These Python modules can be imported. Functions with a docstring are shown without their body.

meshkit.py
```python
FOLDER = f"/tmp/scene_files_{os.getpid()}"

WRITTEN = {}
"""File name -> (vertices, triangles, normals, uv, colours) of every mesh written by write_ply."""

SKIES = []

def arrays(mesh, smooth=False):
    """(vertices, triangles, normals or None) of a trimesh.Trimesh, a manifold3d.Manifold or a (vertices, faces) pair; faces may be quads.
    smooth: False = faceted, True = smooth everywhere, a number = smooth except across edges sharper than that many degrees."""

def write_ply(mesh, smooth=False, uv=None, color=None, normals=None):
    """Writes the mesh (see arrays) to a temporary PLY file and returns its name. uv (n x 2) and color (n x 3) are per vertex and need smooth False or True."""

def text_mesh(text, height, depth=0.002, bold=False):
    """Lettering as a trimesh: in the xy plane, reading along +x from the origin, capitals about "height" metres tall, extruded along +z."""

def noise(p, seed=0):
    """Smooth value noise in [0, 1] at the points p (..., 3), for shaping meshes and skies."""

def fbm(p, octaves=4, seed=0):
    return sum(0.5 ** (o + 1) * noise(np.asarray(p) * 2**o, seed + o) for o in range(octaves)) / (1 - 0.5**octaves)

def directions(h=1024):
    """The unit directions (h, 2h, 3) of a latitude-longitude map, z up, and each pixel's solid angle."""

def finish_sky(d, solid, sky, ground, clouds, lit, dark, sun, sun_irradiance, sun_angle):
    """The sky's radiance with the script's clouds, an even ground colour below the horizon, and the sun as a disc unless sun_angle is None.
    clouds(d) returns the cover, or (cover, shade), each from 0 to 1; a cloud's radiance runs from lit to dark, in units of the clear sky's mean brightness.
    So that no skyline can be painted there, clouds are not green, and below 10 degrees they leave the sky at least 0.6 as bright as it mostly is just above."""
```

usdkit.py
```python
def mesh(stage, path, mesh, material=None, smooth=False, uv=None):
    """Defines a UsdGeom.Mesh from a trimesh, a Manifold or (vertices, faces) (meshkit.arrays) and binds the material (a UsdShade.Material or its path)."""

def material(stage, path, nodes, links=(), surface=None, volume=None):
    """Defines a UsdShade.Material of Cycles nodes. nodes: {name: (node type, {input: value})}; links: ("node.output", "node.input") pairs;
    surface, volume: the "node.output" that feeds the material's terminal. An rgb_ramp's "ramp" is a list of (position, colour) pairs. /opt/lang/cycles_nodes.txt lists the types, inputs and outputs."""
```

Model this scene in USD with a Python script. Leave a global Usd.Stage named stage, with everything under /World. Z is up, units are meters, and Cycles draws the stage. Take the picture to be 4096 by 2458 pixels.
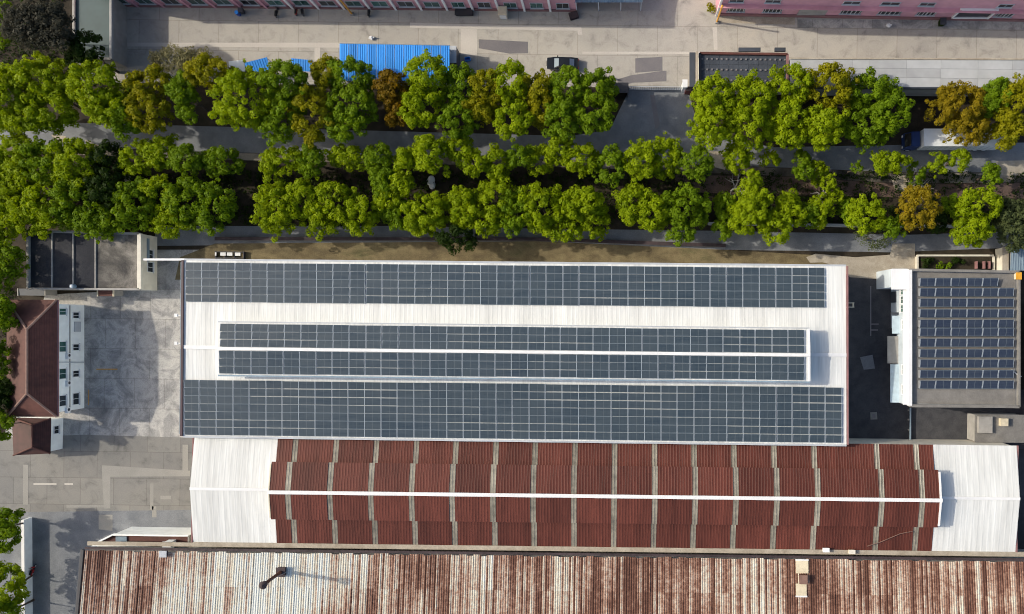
import math, random
import numpy as np
import trimesh
import usdkit
from pxr import Usd, UsdGeom, UsdLux, UsdShade, Gf, Sdf
from shapely.geometry import Polygon

stage = Usd.Stage.CreateInMemory()
UsdGeom.SetStageUpAxis(stage, UsdGeom.Tokens.z)
UsdGeom.SetStageMetersPerUnit(stage, 1.0)
UsdGeom.Xform.Define(stage, '/World')
UsdGeom.Scope.Define(stage, '/World/Looks')
rng = np.random.default_rng(7)
random.seed(7)

# ---------------------------------------------------------------- camera, sky, sun
H, KX = 110.0, 0.7 / 2048.0          # flying height; tangent of view per photo pixel (photo 4096 x 2458)
NX, NY = 2457.0, 1300.0              # photo pixel straight below the camera
cam = UsdGeom.Camera.Define(stage, '/World/camera')
cam.AddTranslateOp().Set(Gf.Vec3d(0, 0, H))
A = 36.0
cam.CreateHorizontalApertureAttr(A)
cam.CreateVerticalApertureAttr(A * 2458 / 4096)
cam.CreateFocalLengthAttr(A / 2 / 0.7)
cam.CreateHorizontalApertureOffsetAttr(-(NX - 2048) / 4096 * A)
cam.CreateVerticalApertureOffsetAttr((NY - 1229) / 4096 * A)
cam.CreateClippingRangeAttr(Gf.Vec2f(1, 2000))
cam.CreateExposureAttr(0.12)

SUN_EL = math.radians(31.0)
SUN_D = np.array([-math.cos(math.radians(9)) * math.cos(SUN_EL), math.sin(math.radians(9)) * math.cos(SUN_EL), math.sin(SUN_EL)])
sky = UsdLux.DomeLight.Define(stage, '/World/sky')
sky_mat = usdkit.material(stage, '/World/Looks/sky_air', {
    's': ('sky_texture', {'sky_type': 'single_scattering', 'sun_disc': False, 'sun_elevation': SUN_EL, 'aerosol_density': 3.0, 'ozone_density': 0.7,
                          'sun_rotation': math.atan2(SUN_D[0], SUN_D[1])}),
    'b': ('background_shader', {'strength': 0.15})}, [('s.color', 'b.color')], surface='b.background')
UsdShade.MaterialBindingAPI.Apply(sky.GetPrim()).Bind(sky_mat)
sky.GetPrim().SetCustomDataByKey('kind', 'structure')
sun = UsdLux.DistantLight.Define(stage, '/World/sun')
sun.CreateNormalizeAttr(True)
sun.CreateIntensityAttr(0.9)
sun.CreateAngleAttr(0.8)
sun.CreateColorAttr(Gf.Vec3f(1.0, 0.91, 0.76))
zax = Gf.Vec3d(*SUN_D)
sun.AddTransformOp().Set(Gf.Matrix4d().SetRotate(Gf.Rotation(Gf.Vec3d(0, 0, 1), zax)))

# ---------------------------------------------------------------- helpers
def P(sx, sy, z=0.0):
    """World point at height z seen at photo pixel (sx, sy)."""
    return np.array([(sx - NX) * KX * (H - z), -(sy - NY) * KX * (H - z), z])

def P2(sx, sy, z=0.0):
    return P(sx, sy, z)[:2]

USED = {}
def fresh(parent, name):
    k = (parent, name)
    n = USED.get(k, 0)
    USED[k] = n + 1
    return f'{parent}/{name}' if n == 0 else f'{parent}/{name}_{n:03d}'

def path_of(p):
    return '/World' if p is None else (p.GetPath().pathString if hasattr(p, 'GetPath') else p)

def tag(prim, label=None, cat=None, group=None, kind=None):
    for k, v in (('label', label), ('category', cat), ('group', group), ('kind', kind)):
        if v:
            prim.SetCustomDataByKey(k, v)
    return prim

def thing(name, label, cat, loc=(0, 0, 0), rz=0.0, group=None):
    x = UsdGeom.Xform.Define(stage, fresh('/World', name))
    x.AddTranslateOp().Set(Gf.Vec3d(*map(float, loc)))
    if rz:
        x.AddRotateZOp().Set(math.degrees(rz))
    return tag(x.GetPrim(), label, cat, group)

class MB:
    """Collects faces into one mesh."""
    def __init__(s):
        s.v, s.f, s.n = [], [], 0
    def add(s, v, f):
        v, f = np.asarray(v, float), np.asarray(f, int)
        if f.shape[1] == 4:
            f = np.vstack([f[:, [0, 1, 2]], f[:, [0, 2, 3]]])
        s.v.append(v); s.f.append(f + s.n); s.n += len(v)
        return s
    def tm(s, m):
        return s.add(m.vertices, m.faces)
    def box(s, c, size, rz=0.0, tilt=0.0):
        x, y, z = np.asarray(size, float) / 2
        v = np.array([[i, j, k] for i in (-x, x) for j in (-y, y) for k in (-z, z)])
        if tilt:
            ct, st = math.cos(tilt), math.sin(tilt)
            v = v @ np.array([[1, 0, 0], [0, ct, -st], [0, st, ct]]).T
        if rz:
            c_, s_ = math.cos(rz), math.sin(rz)
            v = v @ np.array([[c_, -s_, 0], [s_, c_, 0], [0, 0, 1]]).T
        return s.add(v + np.asarray(c, float), [[0, 1, 3, 2], [4, 6, 7, 5], [0, 4, 5, 1], [2, 3, 7, 6], [0, 2, 6, 4], [1, 5, 7, 3]])
    def bar(s, a, b, w, h, up=(0, 0, 1)):
        """Box beam from a to b, w wide, h high."""
        a, b, up = np.asarray(a, float), np.asarray(b, float), np.asarray(up, float)
        d = (b - a) / np.linalg.norm(b - a)
        sx = np.cross(d, up); sx /= np.linalg.norm(sx)
        u = np.cross(sx, d)
        v = [p + i * sx * w / 2 + j * u * h / 2 for p in (a, b) for i in (-1, 1) for j in (-1, 1)]
        return s.add(v, [[0, 1, 3, 2], [4, 6, 7, 5], [0, 4, 5, 1], [2, 3, 7, 6], [0, 2, 6, 4], [1, 5, 7, 3]])
    def tube(s, a, b, ra, rb=None, n=10):
        rb = ra if rb is None else rb
        a, b = np.asarray(a, float), np.asarray(b, float)
        d = (b - a) / np.linalg.norm(b - a)
        p = np.cross(d, [0.3, 0.9, 0.1]); p /= np.linalg.norm(p)
        q = np.cross(d, p)
        t = np.linspace(0, 2 * np.pi, n, endpoint=False)
        ring = np.cos(t)[:, None] * p + np.sin(t)[:, None] * q
        v = np.vstack([a + ring * ra, b + ring * rb, [a], [b]])
        f = []
        for i in range(n):
            j = (i + 1) % n
            f += [[i, j, n + j], [i, n + j, n + i], [2 * n, j, i], [2 * n + 1, n + i, n + j]]
        return s.add(v, f)
    def solid(s, poly, z0, zt):
        """Convex prism with its own top height at each corner."""
        poly = [np.asarray(p, float)[:2] for p in poly]
        n = len(poly)
        zt = [zt] * n if np.ndim(zt) == 0 else zt
        z0 = [z0] * n if np.ndim(z0) == 0 else z0
        v = [[*p, z] for p, z in zip(poly, z0)] + [[*p, z] for p, z in zip(poly, zt)]
        f = []
        for i in range(n):
            j = (i + 1) % n
            f += [[i, j, n + j], [i, n + j, n + i]]
        for i in range(1, n - 1):
            f += [[n, n + i, n + i + 1], [0, i + 1, i]]
        return s.add(v, f)
    def quad(s, a, b, c, d):
        return s.add([a, b, c, d], [[0, 1, 2, 3]])
    def slab(s, a, b, c, d, t):
        """Quad with thickness t below it."""
        top = np.array([a, b, c, d], float); bot = top - [0, 0, t]
        return s.add(np.vstack([top, bot]), [[0, 1, 2, 3], [7, 6, 5, 4], [0, 4, 5, 1], [1, 5, 6, 2], [2, 6, 7, 3], [3, 7, 4, 0]])
    def ribbed(s, c00, c10, c11, c01, n, h, frac=0.3):
        """Trapezoid-rib sheet: ribs run from v0 (c00-c10) to v1 (c01-c11)."""
        c00, c10, c11, c01 = (np.asarray(x, float) for x in (c00, c10, c11, c01))
        us, hs = [0.0], [0.0]
        for i in range(n):
            for q, hh in ((1 - frac, 0), (1 - frac * .75, h), (1 - frac * .25, h), (1, 0)):
                us.append((i + q) / n); hs.append(hh)
        us, hs = np.array(us)[:, None], np.array(hs)[:, None]
        nrm = np.cross(c10 - c00, c01 - c00); nrm /= np.linalg.norm(nrm)
        if nrm[2] < 0: nrm = -nrm
        a = c00 + (c10 - c00) * us + nrm * hs
        b = c01 + (c11 - c01) * us + nrm * hs
        m = len(us)
        f = [[i, i + 1, m + i + 1, m + i] for i in range(m - 1)]
        return s.add(np.vstack([a, b]), f)
    def sheet(s, poly, z):
        v, f = trimesh.creation.triangulate_polygon(Polygon(poly), engine='earcut')
        return s.add(np.column_stack([v, np.full(len(v), z)]), f)
    def build(s, name, mat, parent=None, smooth=False, label=None, cat=None, group=None, kind=None, xf=None):
        m = usdkit.mesh(stage, fresh(path_of(parent), name), (np.vstack(s.v), np.vstack(s.f)), mat, smooth)
        if xf is not None:
            UsdGeom.Xformable(m).AddTransformOp().Set(Gf.Matrix4d(*np.asarray(xf, float).T.ravel()))
        return tag(m.GetPrim(), label, cat, group, kind)

def lerp(a, b, t):
    return np.asarray(a, float) + (np.asarray(b, float) - np.asarray(a, float)) * t

def bil(c, u, v):
    """c = TL, TR, BR, BL."""
    return lerp(lerp(c[0], c[1], u), lerp(c[3], c[2], u), v)

# ---------------------------------------------------------------- materials
LK = '/World/Looks/'
def plain(name, col, rough=0.6, metal=0.0, var=0.12, scale=1.5, bump=0.0, spec=0.4, rnd=0.0, streak=None):
    """Base colour varied by two noises in the world; optional relief and per-object variation."""
    sc = streak or (1, 1, 1)
    nodes = {
        'g': ('geometry', {}), 'mp': ('mapping', {'scale': sc}),
        'n1': ('noise_texture', {'scale': scale, 'detail': 5.0, 'roughness': 0.6}),
        'n2': ('noise_texture', {'scale': scale * 0.13, 'detail': 3.0}),
        'a': ('math', {'math_type': 'add'}),
        'm': ('map_range', {'from_min': 0.65, 'from_max': 1.35, 'to_min': 1 - var * 2, 'to_max': 1 + var * 2}),
        'c': ('mix_color', {'blend_type': 'multiply', 'fac': 1.0, 'a': col, 'use_clamp_result': False}),
        'cc': ('combine_color', {}),
        'p': ('principled_bsdf', {'roughness': rough, 'metallic': metal, 'specular_ior_level': spec})}
    links = [('g.position', 'mp.vector'), ('mp.vector', 'n1.vector'), ('mp.vector', 'n2.vector'), ('n1.fac', 'a.value1'), ('n2.fac', 'a.value2'),
             ('a.value', 'm.value')]
    src = 'm.result'
    if rnd:
        nodes['oi'] = ('object_info', {})
        nodes['mr'] = ('map_range', {'from_min': 0, 'from_max': 1, 'to_min': 1 - rnd, 'to_max': 1 + rnd})
        nodes['mm'] = ('math', {'math_type': 'multiply'})
        links += [('oi.random', 'mr.value'), ('mr.result', 'mm.value1'), ('m.result', 'mm.value2')]
        src = 'mm.value'
    links += [(src, 'cc.r'), (src, 'cc.g'), (src, 'cc.b'), ('cc.color', 'c.b'), ('c.result', 'p.base_color')]
    if bump:
        nodes['nb'] = ('noise_texture', {'scale': scale * 8, 'detail': 4.0})
        nodes['bp'] = ('bump', {'strength': bump, 'distance': 0.03})
        links += [('g.position', 'nb.vector'), ('nb.fac', 'bp.height'), ('bp.normal', 'p.normal')]
    return usdkit.material(stage, LK + name, nodes, links, surface='p.BSDF')

def ground_mat(name, ramp1, scale1, ramp2=None, scale2=0.5, rough=0.9, grain=0.25, stain=None, stretch=(1, 1, 1)):
    """Ground: large-scale colour ramp, finer blotches, grain, optional dark stains."""
    nodes = {
        'g': ('geometry', {}), 'mp': ('mapping', {'scale': stretch}),
        'n1': ('noise_texture', {'scale': scale1, 'detail': 6.0, 'roughness': 0.62, 'distortion': 0.4}),
        'r1': ('rgb_ramp', {'ramp': ramp1}),
        'n3': ('noise_texture', {'scale': 6.0, 'detail': 6.0, 'roughness': 0.75}),
        'm3': ('map_range', {'from_min': 0.3, 'from_max': 0.7, 'to_min': 1 - grain, 'to_max': 1 + grain}),
        'cc': ('combine_color', {}),
        'x3': ('mix_color', {'blend_type': 'multiply', 'fac': 1.0, 'use_clamp_result': False}),
        'bp': ('bump', {'strength': 0.4, 'distance': 0.03}),
        'p': ('principled_bsdf', {'roughness': rough, 'specular_ior_level': 0.25})}
    links = [('g.position', 'mp.vector'), ('mp.vector', 'n1.vector'), ('n1.fac', 'r1.fac'), ('g.position', 'n3.vector'), ('n3.fac', 'm3.value'),
             ('m3.result', 'cc.r'), ('m3.result', 'cc.g'), ('m3.result', 'cc.b'), ('cc.color', 'x3.b'),
             ('n3.fac', 'bp.height'), ('bp.normal', 'p.normal'), ('x3.result', 'p.base_color')]
    src = 'r1.color'
    if ramp2:
        nodes['n2'] = ('noise_texture', {'scale': scale2, 'detail': 5.0, 'roughness': 0.6})
        nodes['r2'] = ('rgb_ramp', {'ramp': ramp2})
        nodes['x2'] = ('mix_color', {'blend_type': 'multiply', 'fac': 1.0, 'use_clamp_result': False})
        links += [('g.position', 'n2.vector'), ('n2.fac', 'r2.fac'), (src, 'x2.a'), ('r2.color', 'x2.b')]
        src = 'x2.result'
    links.append((src, 'x3.a'))
    return usdkit.material(stage, LK + name, nodes, links, surface='p.BSDF')

def slab_mat(name, ramp, w, h, grain=.12):
    nodes = {
        'g': ('geometry', {}), 'mp': ('mapping', {'rotation': (0, 0, -ROT)}),
        'br': ('brick_texture', {'offset': .5, 'scale': 1.0, 'brick_width': w, 'row_height': h, 'mortar_size': .035, 'mortar_smooth': .3, 'color1': (.9, .9, .91), 'color2': (1.07, 1.065, 1.05), 'mortar': (.62, .6, .58)}),
        'n1': ('noise_texture', {'scale': .26 if name == 'worn_concrete' else .055, 'detail': 6.0, 'roughness': .66, 'distortion': .6}), 'r1': ('rgb_ramp', {'ramp': ramp}),
        'n2': ('noise_texture', {'scale': .55, 'detail': 6.0, 'roughness': .68, 'distortion': .6}),
        'r2': ('rgb_ramp', {'ramp': [(.28, (.62, .62, .63)), (.40, (.88, .88, .88)), (.5, (1, 1, 1)), (.75, (1.06, 1.05, 1.03))]}),
        'n3': ('noise_texture', {'scale': 6.0, 'detail': 6.0, 'roughness': .75}), 'm3': ('map_range', {'from_min': .3, 'from_max': .7, 'to_min': 1 - grain, 'to_max': 1 + grain}), 'cc': ('combine_color', {}),
        'x1': ('mix_color', {'blend_type': 'multiply', 'fac': 1.0, 'use_clamp_result': False}), 'x2': ('mix_color', {'blend_type': 'multiply', 'fac': 1.0, 'use_clamp_result': False}), 'x3': ('mix_color', {'blend_type': 'multiply', 'fac': 1.0, 'use_clamp_result': False}),
        'bp': ('bump', {'strength': .4, 'distance': .03}), 'p': ('principled_bsdf', {'roughness': .9, 'specular_ior_level': .25})}
    links = [('g.position', 'mp.vector'), ('mp.vector', 'br.vector'), ('g.position', 'n1.vector'), ('n1.fac', 'r1.fac'), ('g.position', 'n2.vector'), ('n2.fac', 'r2.fac'), ('g.position', 'n3.vector'), ('n3.fac', 'm3.value'),
             ('m3.result', 'cc.r'), ('m3.result', 'cc.g'), ('m3.result', 'cc.b'), ('r1.color', 'x1.a'), ('br.color', 'x1.b'), ('x1.result', 'x2.a'), ('r2.color', 'x2.b'), ('x2.result', 'x3.a'), ('cc.color', 'x3.b'),
             ('n3.fac', 'bp.height'), ('bp.normal', 'p.normal'), ('x3.result', 'p.base_color')]
    return usdkit.material(stage, LK + name, nodes, links, surface='p.BSDF')

def leaf_mat(name, cols, trans=0.42):
    """cols: dark, mid, light leaf colour."""
    nodes = {
        'g': ('geometry', {}), 'oi': ('object_info', {}),
        'n': ('noise_texture', {'scale': 0.55, 'detail': 2.0}),
        'a': ('math', {'math_type': 'multiply_add', 'value2': 0.55, 'value3': -0.02}),
        'b': ('math', {'math_type': 'multiply_add', 'value2': 0.5}),
        'r': ('rgb_ramp', {'ramp': [(0.0, cols[0]), (0.5, cols[1]), (1.0, cols[2])]}),
        'p': ('principled_bsdf', {'roughness': 0.6, 'specular_ior_level': 0.12}),
        't': ('translucent_bsdf', {}),
        'hs': ('hsv', {'hue': 0.49, 'saturation': 1.1, 'value': 1.1}),
        'mx': ('mix_closure', {'fac': trans})}
    links = [('g.position', 'n.vector'), ('g.random_per_island', 'a.value1'), ('n.fac', 'b.value1'), ('a.value', 'b.value3'),
             ('b.value', 'r.fac'), ('r.color', 'p.base_color'), ('r.color', 'hs.color'), ('hs.color', 't.color'),
             ('p.BSDF', 'mx.closure1'), ('t.BSDF', 'mx.closure2')]
    return usdkit.material(stage, LK + name, nodes, links, surface='mx.closure')

ROT = -math.atan(0.0122)             # the yard's buildings stand turned by this much
EX = np.array([math.cos(ROT), math.sin(ROT), 0.0])
EY = np.array([-math.sin(ROT), math.cos(ROT), 0.0])

M = {}
M['concrete'] = slab_mat('concrete', [(0.25, (.325, .31, .28)), (0.5, (.405, .385, .345)), (0.75, (.36, .352, .332))], 6.0, 4.5)
M['pale_concrete'] = ground_mat('pale_concrete', [(0.3, (.47, .44, .40)), (0.7, (.54, .51, .46))], 0.2, grain=0.12)
M['grey_concrete'] = slab_mat('grey_concrete', [(0.3, (.175, .175, .165)), (0.5, (.22, .215, .20)), (0.7, (.19, .19, .185))], 5.0, 4.0)
M['band_concrete'] = ground_mat('band_concrete', [(0.3, (.25, .245, .225)), (0.7, (.30, .29, .265))], 0.3, grain=0.12)
M['worn_concrete'] = slab_mat('worn_concrete', [(0.28, (.15, .153, .155)), (0.42, (.28, .278, .27)), (0.52, (.43, .42, .40)), (0.62, (.26, .258, .255)), (.75, (.36, .352, .338))], 4.5, 4.5, grain=.25)
M['asphalt'] = ground_mat('asphalt', [(0.3, (.12, .128, .14)), (0.5, (.19, .20, .212)), (0.7, (.15, .16, .172))], 0.1,
                          [(0.3, (.8, .82, .85)), (0.6, (1.1, 1.1, 1.1))], 0.45, grain=0.22)
M['dark_asphalt'] = ground_mat('dark_asphalt', [(0.3, (.035, .038, .044)), (0.5, (.055, .057, .063)), (0.7, (.075, .077, .082))], 0.12,
                               [(0.3, (.75, .75, .78)), (0.6, (1.15, 1.12, 1.1))], 0.7, grain=0.25)
M['patch_asphalt'] = ground_mat('patch_asphalt', [(0.3, (.15, .145, .155)), (0.7, (.19, .18, .185))], 0.3, grain=0.15)
M['soil'] = ground_mat('soil', [(0.3, (.018, .016, .011)), (0.5, (.036, .029, .021)), (0.7, (.024, .024, .014))], 0.18,
                       [(0.35, (.7, .7, .65)), (0.6, (1.2, 1.15, 1.1))], 0.9, grain=0.35)
M['mulch'] = ground_mat('mulch', [(0.3, (.085, .055, .045)), (0.6, (.12, .085, .07))], 0.4, grain=0.35)
M['dry_grass'] = ground_mat('dry_grass', [(0.28, (.065, .052, .037)), (0.43, (.13, .105, .06)), (0.57, (.185, .15, .085)), (0.72, (.095, .09, .045))], 0.12,
                            [(0.3, (.75, .72, .7)), (0.6, (1.1, 1.1, 1.05))], 0.8, grain=0.3, stretch=(1, 2.5, 1))
M['sand'] = ground_mat('sand', [(0.3, (.33, .29, .23)), (0.7, (.42, .38, .31))], 0.2, [(0.3, (.8, .78, .75)), (0.6, (1.05, 1.05, 1.05))], 0.9, grain=0.2)
M['pavement'] = ground_mat('pavement', [(0.35, (.05, .045, .038)), (0.5, (.13, .115, .095)), (0.62, (.26, .235, .195))], 0.16, grain=.25)

M['white_roof'] = plain('white_roof', (.635, .65, .635), 0.6, var=.11, scale=.9, streak=(3.2, 0.15, 1), spec=.2)
M['white_metal'] = plain('white_metal', (.70, .71, .715), 0.4, var=.04)
M['grey_metal'] = plain('grey_metal', (.42, .45, .48), 0.4, var=.08, spec=.5)
M['dark_metal'] = plain('dark_metal', (.03, .03, .036), 0.45, var=.15)
M['maroon'] = plain('maroon', (.055, .032, .04), 0.5, var=.15)
M['red_roof'] = plain('red_roof', (.098, .029, .020), 0.5, var=.2, scale=1.1, streak=(4.5, .3, 1), rnd=.19, spec=.25)
M['skylight'] = plain('skylight', (.22, .205, .165), 0.35, var=.25, scale=1.2, rnd=.1)
M['wall_white'] = plain('wall_white', (.80, .84, .83), 0.7, var=.07, scale=.8, bump=.1)
M['wall_pale'] = plain('wall_pale', (.47, .53, .57), 0.7, var=.1, scale=.8, bump=.1)
M['truck_white'] = plain('truck_white', (.62, .65, .66), .45, var=.06)
M['wall_cream'] = plain('wall_cream', (.62, .59, .50), 0.8, var=.1, scale=.8, bump=.15)
M['wall_grey'] = plain('wall_grey', (.3, .29, .27), 0.85, var=.15, scale=.8, bump=.2)
M['wall_pink'] = plain('wall_pink', (.54, .28, .33), 0.75, var=.1, scale=.7, bump=.15)
M['plinth'] = plain('plinth', (.23, .12, .12), 0.8, var=.15, scale=.7, bump=.15)
M['brick_red'] = plain('brick_red', (.16, .055, .045), 0.8, var=.2)
M['glass'] = plain('glass', (.018, .022, .024), 0.08, var=.3, spec=.6, rnd=.5)
M['glass_green'] = plain('glass_green', (.03, .075, .065), 0.1, var=.3, spec=.6, rnd=.5)
M['blue_roof'] = plain('blue_roof', (.035, .30, .82), 0.5, var=.1, scale=1.0, streak=(2.0, .1, 1), rnd=.17)
M['blue_paint'] = plain('blue_paint', (.02, .07, .3), 0.35, var=.08)
M['orange_paint'] = plain('orange_paint', (.62, .30, .03), 0.4, var=.1)
M['red_paint'] = plain('red_paint', (.3, .02, .02), 0.35, var=.1)
M['black_paint'] = plain('black_paint', (.008, .009, .010), 0.18, var=.05, spec=.6)
M['rubber'] = plain('rubber', (.015, .015, .016), 0.85, var=.2)
M['tile_brown'] = plain('tile_brown', (.095, .035, .027), 0.75, var=.2, scale=1.6, rnd=.1)
M['tile_dark'] = plain('tile_dark', (.058, .021, .018), 0.7, var=.22, scale=1.3, rnd=.1)
M['ridge_tile'] = plain('ridge_tile', (.2, .12, .095), 0.75, var=.2)
M['slate'] = plain('slate', (.046, .054, .067), 0.55, var=.15, scale=1.0, rnd=.1)
M['membrane'] = ground_mat('membrane', [(0.3, (.016, .018, .024)), (0.5, (.028, .03, .037)), (0.7, (.075, .072, .07))], 0.13, grain=0.25)
M['roof_concrete'] = ground_mat('roof_concrete', [(0.3, (.15, .145, .135)), (0.5, (.195, .188, .176)), (0.7, (.175, .17, .16))], 0.15,
                                [(0.3, (.8, .8, .8)), (0.6, (1.05, 1.05, 1.05))], 0.8, grain=0.15)
M['roof_pale'] = ground_mat('roof_pale', [(0.3, (.33, .34, .345)), (0.7, (.39, .395, .39))], 0.2, [(0.3, (.85, .86, .88)), (0.6, (1, 1, 1))], 0.7, grain=0.1)
M['slab_grey'] = plain('slab_grey', (.37, .385, .395), .7, var=.08, scale=.5, rnd=.1)
M['membrane_sunlit'] = ground_mat('membrane_sunlit', [(0.35, (.03, .03, .033)), (0.47, (.10, .095, .085)), (0.6, (.24, .225, .20))], 0.22, grain=0.25)  # paler copy of the membrane, sunlit patches painted into its colour
M['gap_shade'] = plain('gap_shade', (.13, .13, .13), .8, var=.15, scale=1.0)  # dark grey that paints the shade between the rack rows
M['awning_blue'] = plain('awning_blue', (.42, .52, .58), .5, var=.1)
M['teal_roof'] = plain('teal_roof', (.034, .07, .075), .5, var=.12, scale=.5)
M['truck_blue'] = plain('truck_blue', (.012, .03, .11), .35)
M['bark'] = plain('bark', (.085, .065, .05), 0.9, var=.25, scale=3, bump=.4)
M['pale_bark'] = plain('pale_bark', (.42, .40, .36), 0.9, var=.2, scale=3)
M['cream_sheet'] = plain('cream_sheet', (.62, .55, .40), 0.4, var=.1)
M['rust_pipe'] = plain('rust_pipe', (.07, .022, .012), 0.75, var=.3, scale=2)
M['soot'] = plain('soot', (.045, .032, .035), 0.8, var=.3, scale=2)
M['canopy_blue'] = plain('canopy_blue', (.2, .27, .33), 0.3, var=.12, streak=(4, .3, 1), rnd=.12)

# leaves: dark, mid, light
M['leaf_bright'] = leaf_mat('leaf_bright', [(.13, .205, .004), (.325, .415, .004), (.51, .57, .006)])
M['leaf_green'] = leaf_mat('leaf_green', [(.075, .145, .006), (.205, .305, .006), (.39, .475, .007)])
M['leaf_olive'] = leaf_mat('leaf_olive', [(.13, .155, .004), (.345, .315, .006), (.52, .45, .009)])
M['leaf_rust'] = leaf_mat('leaf_rust', [(.09, .07, .006), (.26, .155, .009), (.37, .215, .012)])
M['leaf_gold'] = leaf_mat('leaf_gold', [(.12, .11, .006), (.34, .245, .009), (.48, .35, .013)])
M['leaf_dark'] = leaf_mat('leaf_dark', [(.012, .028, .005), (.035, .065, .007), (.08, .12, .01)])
M['leaf_pale'] = leaf_mat('leaf_pale', [(.06, .08, .03), (.12, .15, .055), (.20, .235, .09)])
M['leaf_grey'] = leaf_mat('leaf_grey', [(.03, .03, .022), (.08, .08, .058), (.16, .155, .11)])
M['leaf_hazy'] = leaf_mat('leaf_hazy', [(.20, .19, .09), (.33, .31, .16), (.42, .40, .23)])

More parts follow.
